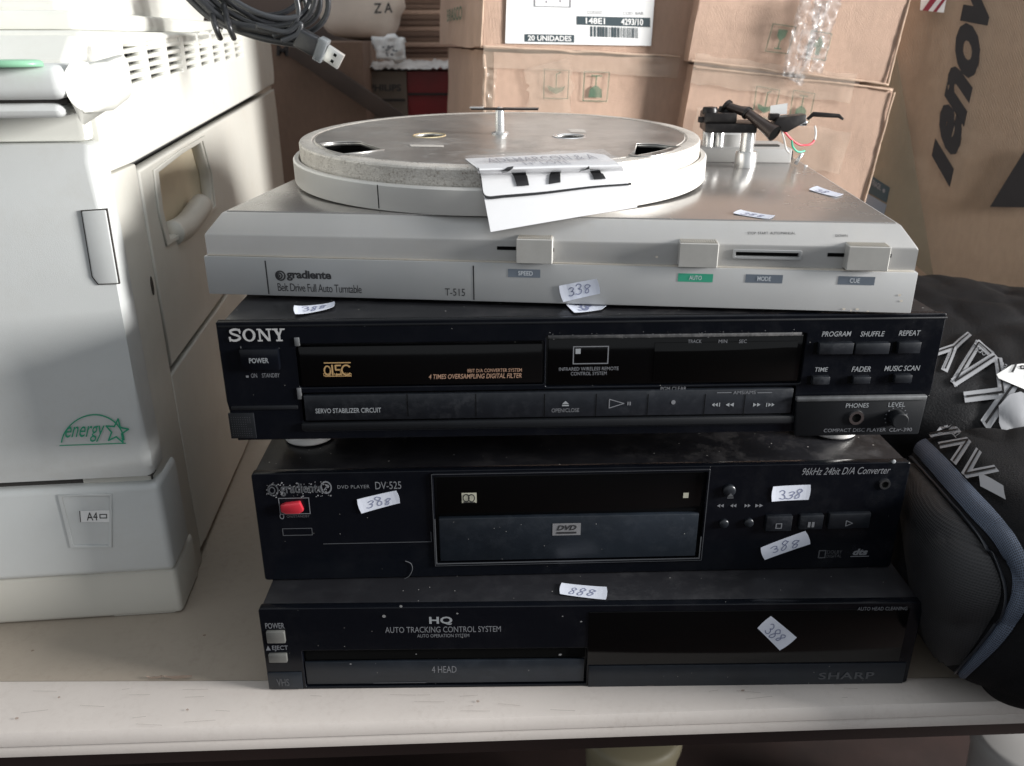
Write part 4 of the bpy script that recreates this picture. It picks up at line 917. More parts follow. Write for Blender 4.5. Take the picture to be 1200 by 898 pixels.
cq = rq(((93, 249), (122, 247), (137, 334), (113, 335), (106, 326)), -.0150)
ccx = sum(p[0] for p in cq)/5; ccz = sum(p[1] for p in cq)/5
bm = bmesh.new(); prism_pts(bm, [(ccx+(p[0]-ccx)*1.07, -.0100, ccz+(p[1]-ccz)*1.02) for p in cq], (0, -.0017, 0), 0); obj('catch_gap', bm, M['grime'], pr)
bm = bmesh.new(); prism_pts(bm, [(p[0], -.0100, p[1]) for p in cq], (0, -.0022, 0), .0009, 3); obj('door_catch', bm, M['printer_front'], pr, True, .6)
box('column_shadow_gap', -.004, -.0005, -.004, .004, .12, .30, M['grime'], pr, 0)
# energy mark on the door
q4 = ((70, 524), (156, 521), (152, 482), (74, 486))
F = Flat(); asp = 2.1
F.ring(.45, .15, .43, .8, .04, asp, a0=0, a1=180).line([(.0, .05), (.9, .05)], .03, asp).text('energy', .06, .13, .62, .62, 0, .3)
st = [(.5+.5*math.cos(math.radians(90+72*k*1)), .5+.5*math.sin(math.radians(90+72*k))) for k in range(5)]
P = []
for k in range(5):
    a_ = math.radians(80+72*k); b_ = math.radians(80+36+72*k)
    P += [(.79+.17*math.cos(a_), .42+.38*math.sin(a_)), (.79+.075*math.cos(b_), .42+.165*math.sin(b_))]
F.line(P+[P[0]], .045, asp)
flat('energy_mark', F, fq(q4, -.0128), M['green_print'], pr)
# control panel shelf with buttons
cp = box('control_panel', LX, PF(78, 100, -.05)[0], -.055, .02, PF(40, 118, -.055)[1], PF(20, 86, -.055)[1]+.004, M['printer_front'], pr, .006, 3)
x78 = PF(76, 100, -.05)[0]; xr = PF(137, 100, -.02)[0]
bm = bmesh.new(); z0 = PF(110, 141, -.03)[1]; z1 = PF(110, 70, -.03)[1]
prism_pts(bm, [(x78+.0005, -.048, z0+.004), (xr-.016, -.045, z0), (xr-.004, -.034, z0+.004), (xr, -.020, z0+.008), (xr, .012, z0+.010), (x78+.0005, .012, z0+.004)], (0, 0, z1-z0-.006), .006, 4); obj('panel_end_cap', bm, M['printer'], pr, True, .6)
box('panel_drawer', LX, x78-.004, -.050, .02, PF(30, 140, -.055)[1], PF(30, 119, -.055)[1]-.0015, M['printer_front'], pr, .004, 3)
box('drawer_gap', LX, x78-.002, -.046, .02, PF(30, 119, -.055)[1]-.002, PF(30, 119, -.055)[1]+.0005, M['grime'], pr, 0)
zt = PF(20, 86, -.055)[1]+.0042
def onshelf(px, py): p = pick(px, py, PR, 2, zt); return p
c0 = onshelf(5, 76)
bm = bmesh.new(); lathe(bm, [(1, 0), (1, .6), (.93, .9), (.8, 1), (.01, 1.05)], 32)
for v in bm.verts: v.co = Vector((c0.x+v.co.x*.019, c0.y+v.co.y*.012, zt-.001+v.co.z*.0035))
obj('start_button', bm, M['green_button'], pr, True)
bm = bmesh.new(); e0 = onshelf(46, 64); add_box(bm, LX, e0.x, e0.y-.002, e0.y+.010, zt-.001, zt+.003, .001); obj('yellow_strip', bm, mat('pale_yellow', (.72,.66,.42), .5), pr, True)
# upper lip above the panel and the scanner unit
prof_slab('top_lip', [(.03, .372), (-.012, .374), (-.016, .380), (-.014, .392), (.004, .4045), (.03, .4050)], LX, .0, M['printer'], .006)
box('front_infill', LX, -.004, .0, .03, .345, .374, M['printer'], pr, .004)
box('top_cover', LX, -.002, .015, .66, .3975, .4075, M['printer'], pr, .003)
box('scanner_unit', LX, -.028, .07, .46, .415, .50, M['printer'], pr, .008, 3)
box('scanner_base', LX, -.018, .05, .47, .4076, .4195, M['printer'], pr, .003)
box('document_feeder_tray', LX, -.085, -.02, .07, .428, .51, mat('pale_blue_shell', (.56,.63,.68), .4), pr, .006)
box('grime_patch', -.10, -.02, .47, .53, .4076, .43, M['grime'], pr, .003) if 0 else None

# ------------------------------------------------------------------ coil of cable on the printer with a usb plug
cb = thing('coiled_cable', 'coil of black and grey usb cable hanging over the printer edge, plug end down', 'cable', Matrix.Identity(4))
I4 = Matrix.Identity(4)
def cy(px, py, y): return pick(px, py, I4, 1, y)
yc = .30
random.seed(11)
for k in range(9):
    bm = bmesh.new(); P = []; cxp, cyp = 296+random.uniform(-8, 8), -32+random.uniform(-10, 10); a_, b_ = 84+random.uniform(-14, 8), 52+random.uniform(-14, 8); rot = math.radians(33+random.uniform(-7, 7)); dz = random.uniform(-.02, .02)
    for i in range(49):
        t = 2*math.pi*i/48; x = a_*math.cos(t); y = b_*math.sin(t)
        P.append(cy(cxp+x*math.cos(rot)-y*math.sin(rot), cyp+x*math.sin(rot)+y*math.cos(rot), yc+dz+.012*math.sin(t+k)))
    tube(bm, P, .0023, 8, False); obj('cable_loop', bm, M['wire_black' if k % 3 else 'wire_grey'], cb, True)
for k, pts in enumerate((((218, -6), (250, 22), (300, 42), (340, 50), (358, 52)), ((224, -10), (262, 24), (310, 36), (348, 44), (362, 50)), ((345, -10), (350, 15), (340, 35), (320, 42)), ((300, 30), (335, 38), (352, 28), (348, 40), (330, 48)))):
    bm = bmesh.new(); tube(bm, smooth_path([cy(*p, yc-.012-.004*k) for p in pts], 8), .0034 if k < 2 else .0022, 8); obj('cable_loop', bm, M['wire_grey' if k != 1 else 'wire_black'], cb, True)
for px in (252, 268): 
    bm = bmesh.new(); tube(bm, smooth_path([cy(px-6, 5, yc), cy(px, 30, yc-.03), cy(px+6, 45, yc-.02)], 6), .0024, 8); obj('cable_loop', bm, M['wire_black'], cb, True)
p0, p1, p2, p3 = cy(347, 42, yc-.02), cy(380, 60, yc-.022), cy(382, 61, yc-.022), cy(400, 73, yc-.022)
def oriented(bm, a, b, w, h, bev):
    d = (b-a); L = d.length; d.normalize(); s_ = d.cross(Vector((0, 1, .25))).normalized(); u = s_.cross(d)
    add_box(bm, 0, L, -w/2, w/2, -h/2, h/2, bev); m = Matrix(((d.x, s_.x, u.x, a.x), (d.y, s_.y, u.y, a.y), (d.z, s_.z, u.z, a.z), (0, 0, 0, 1)))
    for v in bm.verts: v.co = m @ v.co
bm = bmesh.new(); oriented(bm, p0, p1, .016, .009, .0025); obj('plug_body', bm, M['wire_black'], cb, True, .8)
bm = bmesh.new(); oriented(bm, p1+(p1-p0)*-.25, p1+(p1-p0)*.06, .0185, .010, .001); obj('clear_sleeve', bm, M['clear'], cb, True, .8)
bm = bmesh.new(); oriented(bm, p2, p3, .0125, .0048, .0004); pg = obj('plug_shell', bm, M['usb'], cb, True, .6)
dd = (p3-p2).normalized(); s_ = dd.cross(Vector((0, 1, .25))).normalized(); uu = s_.cross(dd)
for sg in (-1, 1):
    bm = bmesh.new(); c0 = p2.lerp(p3, .55)+s_*.0028*sg+uu*.0025*(1 if uu.y < 0 else -1)
    prism_pts(bm, [c0+dd*a+s_*b for a, b in ((-.0012, -.0011), (.0012, -.0011), (.0012, .0011), (-.0012, .0011))], uu*.0003*(1 if uu.y < 0 else -1)); obj('shell_hole', bm, M['slot'], pg)

# ------------------------------------------------------------------ cartons behind the stack
def crumple_box(name, w, d, h, m, parent, amp=.0018, seed=0, cuts=14):
    bm = bmesh.new(); bmesh.ops.create_cube(bm, size=1)
    bmesh.ops.subdivide_edges(bm, edges=bm.edges[:], cuts=cuts, use_grid_fill=True)
    for v in bm.verts:
        c = v.co.copy(); p = Vector(((c.x+.5)*w, (c.y+.5)*d, (c.z+.5)*h))
        e = min(1, 12*min(.5-abs(c.x), .5-abs(c.z))+.25)
        nv = noise.noise_vector(p*9+Vector((seed, seed*.7, 0))); n2 = noise.noise_vector(p*28+Vector((0, seed, 0)))
        v.co = p+nv*amp+n2*amp*.6
    return obj(name, bm, m, parent, True, .9)
def carton(mw, w, d, h, lab, m='card', seed=0, seam=True, name='carton'):
    r = thing(name, lab, 'carton', mw); crumple_box('box_shell', w, d, h, M[m], r, seed=seed, amp=.0022, cuts=30)
    return r
def on(r, mwv, px4, y, F, m, name): # print on the carton's front
    P = [pick(*p, mwv, 1, y) for p in px4]; return flat(name, F, quadmap(*P), m, r)
PAD = .0035
Y0 = .52
ang1, ang2 = math.radians(2.0), math.radians(6.3)
def cmat(x, z, y, roll, yaw=0): return Matrix.Translation((x, y, z)) @ Matrix.Rotation(yaw, 4, 'Z') @ Matrix.Rotation(roll, 4, 'Y')
mA = cmat(.1395, .0, Y0, math.radians(1.6), math.radians(9.5)); mB = cmat(.1390, .3935, Y0, math.radians(2.8), math.radians(9.5))
cA = carton(mA, .227, .45, .389, 'brown carton with two green handling symbols, directly behind the turntable spindle', seed=1)
cB = carton(mB, .231, .45, .30, 'brown carton with a large white barcode label, upper left of the four', seed=2)
mC = cmat(.366-.040, .0145, Y0+.004, ang2); mD = cmat(.3600+.001, .3790, Y0+.004, ang2)
cC = carton(mC, .223, .26, .3625, 'brown carton behind the tonearm, lower right of the four', seed=3)
cD = carton(mD, .219, .26, .32, 'brown carton with shiny film hanging down its front, upper right of the four', seed=4)
f1 = -PAD+.0005
on(cB, mB, ((592, 51), (763, 54), (768, -14), (594, -14)), f1, Flat().rect(0, 0, 1, 1), M['label_white'], 'shipping_label')
def lbl(px4, F, m, name='lettering', r=cB, mw=mB, y=-PAD): return on(r, mw, px4, y, F, m, name)
lbl(((615, 49), (673, 50), (673, 41), (615, 40)), Flat().rect(0, 0, 1, 1), M['label_dark'], 'label_band')
lbl(((615, 49), (673, 50), (673, 41), (615, 40)), Flat().text('20 UNIDADES', .06, .15, .94, .85, .02), M['label_white'], y=-PAD-.0004)
lbl(((676, 29), (762, 32), (762, 21), (676, 19)), Flat().rect(0, 0, 1, 1), M['label_dark'], 'label_band')
lbl(((676, 29), (762, 32), (762, 21), (676, 19)), Flat().text('148E1', .12, .15, .38, .85, .02).text('4293/10', .60, .15, .90, .85, .02), M['label_white'], y=-PAD-.0004)
lbl(((688, 16.5), (706, 16.5), (706, 13), (688, 13)), Flat().text('CODIGO', 0, 0, 1, 1), M['print_dim']); lbl(((730, 17.5), (754, 17.5), (754, 14), (730, 14)), Flat().text('COD. BAR', 0, 0, 1, 1), M['print_dim'])
F = Flat(); random.seed(5); x = 0
while x < .97:
    w = random.choice((.015, .025, .04)); F.rect(x, 0, min(1, x+w), 1); x += w+random.choice((.015, .03))
lbl(((692, 43), (750, 45), (750, 33), (692, 31)), F, M['label_dark'], 'barcode')
lbl(((626, 8), (669, 9), (669, -8), (626, -8)), Flat().rect(0, 0, .03, 1).rect(.97, 0, 1, 1).rect(0, 0, 1, .06).poly([(.3, .3), (.36, .3), (.33, .5)]).poly([(.68, .5), (.74, .5), (.71, .3)]), M['print_dim'], 'label_frame')
GR = mat('green_stamp', (.05,.15,.09), .7, alpha=.7)
def sym(r, mw, px4, kind):
    F = Flat(); F.line([(0, 0), (0, 1), (1, 1), (1, 0), (0, 0)], .035, .85)
    if kind == 'hook': F.poly([(.12, .45), (.2, .28), (.5, .15), (.8, .28), (.88, .45), (.6, .38), (.4, .38)]); F.line([(.5, .4), (.5, .85), (.65, .92)], .05, .85)
    if kind == 'bag': F.poly([(.22, .12), (.78, .12), (.75, .4), (.58, .52), (.42, .52), (.25, .4)]); F.line([(.5, .5), (.5, .86)], .05, .85).line([(.3, .87), (.7, .87)], .05, .85)
    if kind == 'glass': F.poly([(.3, .85), (.7, .85), (.68, .6), (.55, .45), (.45, .45), (.32, .6)]); F.line([(.5, .45), (.5, .16)], .05, .85).line([(.35, .14), (.65, .14)], .05, .85)
    if kind == 'arrow': F.poly([(.2, .45), (.5, .9), (.8, .45)]).rect(.38, .15, .62, .45)
    on(r, mw, px4, -PAD, F, GR, 'handling_symbol')
sym(cA, mA, ((637, 115), (665, 116), (667, 83), (638, 81)), 'hook'); sym(cA, mA, ((683, 118), (711, 119), (714, 85), (685, 84)), 'bag')
sym(cD, mD, ((897, 60), (923, 63), (933, 32), (906, 28)), 'glass'); sym(cD, mD, ((945, 68), (967, 71), (975, 40), (951, 36)), 'arrow')
sym(cC, mC, ((882, 136), (906, 140), (914, 106), (887, 101)), 'hook'); sym(cC, mC, ((925, 141), (948, 144), (955, 110), (930, 106)), 'bag')
# green print on the shadowed side of the upper left carton
p = [pick(*q, mB, 0, -PAD) for q in ((530, 24), (549, 25), (549, 13), (530, 13))]
P4 = [Vector((-PAD, .33, .030)), Vector((-PAD, .16, .030)), Vector((-PAD, .16, .046)), Vector((-PAD, .33, .046))]
flat('lettering', Flat().text('BRASCO', 0, 0, 1, 1, .02), quadmap(*P4), GR, cB)
# packing tape along the seams and crumpled film
def tape(r, mw, path, w, m, y, amp=.001, name='packing_tape', nx=20):
    bm = bmesh.new(); P = smooth_path([pick(*p, mw, 1, y) for p in path], nx//max(1, len(path)-1)+1); L = len(P); rows = []
    for i, p in enumerate(P):
        t = (P[min(i+1, L-1)]-P[max(i-1, 0)]).normalized(); s_ = Vector((t.z, 0, -t.x)); row = []
        for k in range(7):
            a = (k/6-.5)*w*(1+.15*noise.noise(Vector((i*.5, 0, w*50)))); q = p+s_*a; q.y += -abs(amp*noise.noise(Vector((i*.45, k*.55, w*99))))*2-.0006; row.append(bm.verts.new(q))
        rows.append(row)
    for A, B in zip(rows, rows[1:]):
        for k in range(6): bm.faces.new((A[k], A[k+1], B[k+1], B[k]))
    return obj(name, bm, m, r, True)
CT = mat('shiny_clear_tape', (.62,.50,.40), .12, alpha=.30, var=.2, vscale=60, spec=.8)
CF = mat('crumpled_film', (.70,.70,.70), .10, alpha=.32, spec=1.0, var=.1, vscale=80)
tape(cA, mA, ((566, 66), (640, 70), (720, 74), (795, 80)), .022, CT, -PAD-.001, .0015)
tape(cA, mA, ((640, 75), (645, 105), (640, 150)), .05, CT, -PAD-.001, .0008)
tape(cA, mA, ((575, 80), (572, 110), (574, 150)), .014, CT, -PAD-.001, .003)
tape(cC, mC, ((812, 80), (900, 92), (1000, 104)), .03, CT, -PAD-.001, .0012)
tape(cC, mC, ((812, 150), (900, 165), (990, 180)), .045, CT, -PAD-.001, .0012)
for k, (a, b) in enumerate((((958, -8), (935, 100)), ((970, -8), (928, 95)), ((945, -5), (922, 90)), ((978, -5), (955, 85)), ((962, 0), (940, 70)))):
    tape(cD, mD, (a, ((a[0]+b[0])/2+random.uniform(-5, 5), (a[1]+b[1])/2), b), .008+.002*k, CF, -PAD-.004-.003*k, .007, 'crumpled_film', 30)
# open flap edge gap lines: torn pale edges
bm = bmesh.new(); tube(bm, [pick(x, y, mA, 1, -PAD-.0005) for x, y in ((567, 64), (569, 85), (567, 110), (569, 150), (568, 190))], .0016, 6); obj('worn_edge', bm, mat('pale_card', (.54,.39,.29), .8, var=.15, vscale=60), cA, True)

PC = bpy.data.materials['pale_card']
for rr_, mw_, pts in ((cB, mB, [(-PAD*.6, -PAD*.5, z*.03) for z in range(0, 10)]), (cC, mC, [(.2235, -PAD*.5, .16+z*.02) for z in range(0, 11)]), (cD, mD, [(.2195, -PAD*.5, z*.03) for z in range(0, 10)]),
                      (cC, mC, [(x*.02, -PAD*.6, .3615) for x in range(0, 12)]), (cD, mD, [(x*.02, -PAD*.6, .001) for x in range(0, 12)]), (cB, mB, [(x*.02, -PAD*.6, .001) for x in range(0, 12)])):
    bm = bmesh.new(); P = [Vector(p)+.0016*noise.noise_vector(Vector(p)*40) for p in pts]
    tube(bm, smooth_path(P, 4), [.0011+.0007*noise.noise(Vector((i*.6, pts[0][0]*50, 0))) for i in range((len(P)-1)*4+1)], 6); obj('worn_edge', bm, PC, rr_, True)
# ---- the kraft box with the long word, at the right
a_l = math.radians(-27)
mL = cmat(.565, 0, .575, math.radians(0.8), a_l)
lb = thing('kraft_carton', 'tall kraft carton with a big dark computer brand word running up it, at the right', 'carton', mL)
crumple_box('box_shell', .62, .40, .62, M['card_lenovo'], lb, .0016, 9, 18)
def onL(px4, F, m, name, y=-.0042): return on(lb, mL, px4, y, F, m, name)
def Lp(px, py, y=-.0042): return pick(px, py, mL, 1, y)
# the word runs upward
onL_map = quadmap(Lp(1113, 220), Lp(1178, -62), Lp(1146, -76), Lp(1091, 186))
flat('lettering', Flat().poly([(0, 0), (.085, 0), (.10, 1), (.015, 1)]), onL_map, M['deep'], lb)
F = Flat().text('enovo', .115, -.02, 1, 1.02, .05, .15, 1.0)
flat('lettering', F, onL_map, M['deep'], lb)
F = Flat().poly([(0, .05), (.62, .98), (.78, 1.0), (1, 1), (1, .0), (.6, 0)]).poly([(0, .05), (.6, 0), (.3, -.02)])
onL(((1160, 244), (1240, 244), (1240, 172), (1160, 172)), Flat().poly([(0, .02), (1, .0), (1, 1.0), (.55, 1.0)]), M['deep'], 'arrow_print')
onL(((1003, 250), (1095, 330), (1050, 60), (1015, 110)), Flat().rect(0, 0, 1, 1), M['grey_tape'], 'packing_tape', -.0048)
onL(((1016, 225), (1039, 238), (1043, 220), (1020, 205)), Flat().rect(0, 0, 1, 1), M['label_dark'], 'small_label', -.0054)
onL(((1016, 225), (1039, 238), (1043, 220), (1020, 205)), Flat().text('FRAGIL', .15, .5, .6, .85, .02).disc(.75, .6, .06, .12), M['print_dim'], 'lettering', -.0058)
onL(((1010, 238), (1036, 252), (1039, 240), (1015, 226)), Flat().rect(0, 0, 1, 1), M['tag_grey'], 'small_label', -.0054)
onL(((1078, 12), (1106, 15), (1110, -6), (1080, -8)), Flat().rect(0, 0, 1, 1), M['label_white'], 'striped_sticker', -.0050)
onL(((1078, 12), (1106, 15), (1110, -6), (1080, -8)), Flat().poly([(.1, .0), (.35, 0), (.75, 1), (.5, 1)]).poly([(.55, 0), (.7, 0), (1, .8), (.95, 1)]), mat('dark_red_print', (.25,.02,.04), .5), 'striped_sticker', -.0054)

# ------------------------------------------------------------------ far pile between printer and cartons
yb_ = 1.15
def FP(px, py, y): return pick(px, py, I4, 1, y)
def pxbox(name, lab, px, y, dep, m, cat='carton', z0=None, amp=.002, yaw=0, seed=0):
    a = FP(px[0], px[3], y); b = FP(px[2], px[1], y); z0 = a.z if z0 is None else z0
    r = thing(name, lab, cat, frame((a.x, y, z0), yaw)); crumple_box('box_shell', b.x-a.x, dep, b.z-z0, m, r, amp, seed, 8); return r
s1 = pxbox('carton', 'dark cardboard carton printed with capital letters, just right of the printer', (314, 49, 424, 200), 1.05, .25, M['card_dark'], z0=0, seed=21)
flat('lettering', Flat().text('MOT', 0, 0, 1, 1, .04), quadmap(*[s1.matrix_world.inverted() @ FP(*p, 1.044) for p in ((324, 66), (368, 67), (368, 53), (324, 53))]), M['deep'], s1)
s2 = pxbox('red_carton', 'dark red glossy carton between the printer and the brown cartons', (476, 84, 560, 200), 1.15, .25, M['red_box'], z0=0, seed=22)
s3 = pxbox('carton', 'grey brown carton with a faint electronics maker name, beside the dark red one', (428, 84, 475, 200), 1.14, .24, M['tan_box'], z0=0, seed=23)
q = [s3.matrix_world.inverted() @ FP(*p, 1.134) for p in ((433, 107), (470, 107), (470, 99), (433, 99))]
flat('lettering', Flat().text('PHILIPS', 0, 0, 1, 1, .02), quadmap(*q), M['print_black'], s3)
q = [s3.matrix_world.inverted() @ FP(*p, 1.135) for p in ((430, 119), (475, 119), (475, 116), (430, 116))]
flat('printed_band', Flat().rect(0, 0, 1, 1), quadmap(*q), M['deep'], s3)
q = [s2.matrix_world.inverted() @ FP(*p, 1.144) for p in ((478, 112), (528, 112), (528, 109), (478, 109))]
flat('printed_band', Flat().rect(0, 0, 1, 1), quadmap(*q), M['deep'], s2)
# crumpled white film lying over both
a = FP(424, 83, 1.13); b = FP(540, 72, 1.13)
bm = bmesh.new(); g = {}
for i in range(30):
    for j in range(8):
        x = a.x+(b.x-a.x)*i/29; yy = 1.125+.03*j; z = a.z+.004+.010*abs(noise.noise(Vector((i*.5, j*.7, 0))))+(.006 if j > 0 else -.002); g[i, j] = bm.verts.new((x, yy, z))
for i in range(29):
    for j in range(7): bm.faces.new((g[i, j], g[i+1, j], g[i+1, j+1], g[i, j+1]))
o = obj('plastic_film', bm, M['crumple'], None, True); tag(o, 'crumpled white plastic film lying on top of the dark red carton', 'plastic film')
s4 = pxbox('carton', 'small flat cardboard carton under the beige sack', (396, 50, 444, 72), 1.20, .15, M['card'], seed=24)
# sack
a = FP(366, 46, 1.22); b = FP(466, -30, 1.22); cxs = (a.x+b.x)/2; rx = (b.x-a.x)/2
sk = thing('sack', 'beige woven sack with two printed letters standing on the small carton', 'sack', frame((cxs, 1.30, a.z)))
bm = bmesh.new(); bmesh.ops.create_cube(bm, size=1); bmesh.ops.subdivide_edges(bm, edges=bm.edges[:], cuts=14, use_grid_fill=True)
for v in bm.verts:
    c = v.co*2; ln = max(abs(c.x), abs(c.y), abs(c.z)); d_ = c.normalized(); L4 = 1/((abs(d_.x)**5+abs(d_.y)**5+abs(d_.z)**5)**.2); c = d_*L4
    p = Vector((c.x*rx*(1-.12*(c.z < -.6)), c.y*.08, .13+c.z*.13)); nv = noise.noise_vector(p*14)*.007; v.co = p+nv
sb = obj('sack_body', bm, M['sack'], sk, True)
q = [sk.matrix_world.inverted() @ FP(*p, 1.206) for p in ((438, 16), (460, 15), (460, 3), (438, 4))]
flat('lettering', Flat().text('Z A', 0, 0, 1, 1, .02), quadmap(*q), M['print_black'], sk)
a = FP(441, 70, 1.12); b = FP(474, 44, 1.12)
bm = bmesh.new(); g = {}
for i in range(9):
    for j in range(9):
        g[i, j] = bm.verts.new((a.x+(b.x-a.x)*(i/8)*(1+.06*noise.noise(Vector((0, j, 2)))), 1.12+.01*noise.noise(Vector((i*.5, j*.5, 5))), a.z+(b.z-a.z)*(j/8)+.004*noise.noise(Vector((i*.6, 0, 1)))))
for i in range(8):
    for j in range(8): bm.faces.new((g[i, j], g[i+1, j], g[i+1, j+1], g[i, j+1]))
pk = obj('paper_packet', bm, M['label_white'], None, True); md = pk.modifiers.new('s', 'SOLIDIFY'); md.thickness = .012; md.offset = 1; tag(pk, 'small white packet with a grey mark leaning beside the beige sack', 'packet')
F = Flat(); random.seed(3)
for i in range(18): x, y = random.uniform(.25, .7), random.uniform(.15, .6); F.rect(x, y, x+.08, y+.07)
flat('printed_mark', F, lambda u_, v_, d: Vector((a.x+(b.x-a.x)*u_, 1.105-d, a.z+(b.z-a.z)*v_)), M['print_dim'], pk)
# stack of flattened cartons
zt0 = FP(500, 74, 1.42).z; x0 = FP(462, 40, 1.42).x
random.seed(9)
for k in range(16):
    bm = bmesh.new(); th = .0095; add_box(bm, x0+random.uniform(-.004, .008), x0+.30, 1.42+random.uniform(-.006, .006), 1.75, zt0+k*.0102, zt0+k*.0102+th, .0015)
    o = obj('flattened_carton', bm, M['card_dark' if k % 3 else 'card'], None, True, .6); tag(o, 'flattened cardboard carton in the tidy stack behind the dark red carton', 'flattened carton', 'flattened cartons stacked behind the dark red carton')
o = box('carton', x0-.01, x0+.31, 1.415, 1.76, 0.0, zt0-.0008, M['card_dark'], None, .003); tag(o, 'plain dark carton that carries the stack of flattened cartons', 'carton')
# dark slanting band, built as a thin flat bar
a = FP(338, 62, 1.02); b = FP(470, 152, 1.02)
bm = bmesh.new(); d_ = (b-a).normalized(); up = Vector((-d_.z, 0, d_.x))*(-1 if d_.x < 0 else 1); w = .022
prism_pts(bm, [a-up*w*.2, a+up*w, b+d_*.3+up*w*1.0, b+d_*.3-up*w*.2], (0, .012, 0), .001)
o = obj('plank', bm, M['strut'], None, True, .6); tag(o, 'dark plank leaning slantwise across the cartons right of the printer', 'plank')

# ------------------------------------------------------------------ black bags at the right
def superbag(name, c, rad, rot, ex, m, parent, amp, seed, sub=64):
    bm = bmesh.new(); bmesh.ops.create_cube(bm, size=1); bmesh.ops.subdivide_edges(bm, edges=bm.edges[:], cuts=sub, use_grid_fill=True)
    R_ = Matrix.Rotation(rot[2], 3, 'Z') @ Matrix.Rotation(rot[0], 3, 'X') @ Matrix.Rotation(rot[1], 3, 'Y')
    for v in bm.verts:
        d_ = v.co.normalized(); L4 = 1/((abs(d_.x)**ex+abs(d_.y)**ex+abs(d_.z)**ex)**(1/ex)); p = d_*L4
        p = Vector((p.x*rad[0], p.y*rad[1], p.z*rad[2])); nv = noise.noise_vector(p*11+Vector((seed,)*3))*amp+noise.noise_vector(p*33+Vector((seed,)*3))*amp*.35
        rg = (1-abs(noise.noise(p*13+Vector((seed*2, 1, 3)))))**5*.55+(1-abs(noise.noise(Vector((p.x*24, p.y*9, p.z*20))+Vector((seed, 4, 2)))))**7*.45
        p = R_ @ (p+nv-p.normalized()*rg*amp*1.0)+Vector(c); p.z = max(p.z, .0015); v.co = p
    return obj(name, bm, m, parent, True)
bagA = thing('black_backpack', 'black backpack with a mesh side and blue-grey seam on the table right of the stack', 'backpack', I4)
bodyA = superbag('bag_body', (.590, .036, .062), (.158, .128, .080), (math.radians(-4), math.radians(4), math.radians(-16)), 3.0, M['bag'], bagA, .0065, 3)
bagB = thing('black_roll_bag', 'black bag with grey lettering lying behind the mesh backpack, against the kraft carton', 'bag', I4)
bodyB = superbag('bag_body', (.650, .300, .078), (.20, .165, .085), (math.radians(8), math.radians(3), math.radians(-14)), 3.2, M['bag_shiny'], bagB, .0065, 8)
def bvh(*os):
    bm = bmesh.new()
    for o in os: bm.from_mesh(o.data)
    t = BVHTree.FromBMesh(bm); bm.free(); return t
TA, TBv = bvh(bodyA), bvh(bodyB)
def cast(tree, px, py, lift=.001):
    h, n, i, d = tree.ray_cast(CO, sight(px, py).normalized())
    if h is None: return None, None
    if n.dot(CO-h) < 0: n = -n
    return h+n*lift, n
def wrap(tree, px4, lift):
    """unit square laid on the cloth: corners given by where they were measured"""
    h = hom([(0, 0), (1, 0), (1, 1), (0, 1)], px4)
    last = [Vector((.6, .1, .1))]
    def f(a, b, d=0):
        p, n = cast(tree, *h(a, b), lift+d*.5)
        if p is None: p = last[0]
        last[0] = p; return p
    return f
def ribbon(tree, path, widths, name, m, parent, lift=.002, across=(1, 0), nseg=8, thick=.002):
    P2 = smooth_path([Vector((p[0], p[1], 0)) for p in path], nseg); W2 = [widths[0]+(widths[-1]-widths[0])*i/(len(P2)-1) if len(widths) == 2 else np.interp(i/(len(P2)-1), np.linspace(0, 1, len(widths)), widths) for i in range(len(P2))]
    bm = bmesh.new(); uvl = bm.loops.layers.uv.new('UVMap'); rows = []; s_ = 0; prevc = None
    for i, p in enumerate(P2):
        t = (P2[min(i+1, len(P2)-1)]-P2[max(i-1, 0)]).normalized(); nrm = Vector((-t.y, t.x, 0)); row = []; ok = True
        for k in range(7):
            q_ = p+nrm*W2[i]*(k/6-.5); h, n = cast(tree, q_.x, q_.y, lift+thick*math.sin(math.pi*k/6))
            if h is None: ok = False; break
            row.append(bm.verts.new(h))
        if not ok: continue
        c = row[3].co
        if prevc is not None: s_ += (c-prevc).length
        prevc = c.copy(); rows.append((row, s_, W2[i]))
    for (A, sa, wa), (B, sb_, wb) in zip(rows, rows[1:]):
        for k in range(6):
            f = bm.faces.new((A[k], A[k+1], B[k+1], B[k]))
            for l, (uu_, vv_) in zip(f.loops, ((k/6, sa), (( k+1)/6, sa), ((k+1)/6, sb_), (k/6, sb_))): l[uvl].uv = (uu_*12*(wa/25), vv_*700)
    return obj(name, bm, m, parent, True)
if 1:
    ribbon(TA, ((1062, 505), (1100, 545), (1140, 590), (1176, 630), (1196, 668), (1194, 705), (1170, 745), (1138, 780), (1118, 800)), (18, 24, 26, 24, 22, 20, 14, 8), 'blue_seam_band', M['mesh_blue'], bagA, .001, nseg=10)
    ribbon(TA, ((1056, 520), (1090, 560), (1128, 605), (1160, 645), (1178, 685), (1176, 718), (1152, 752), (1122, 786)), (3.5, 3.5), 'piping', M['zip'], bagA, .002, thick=.002, nseg=10)
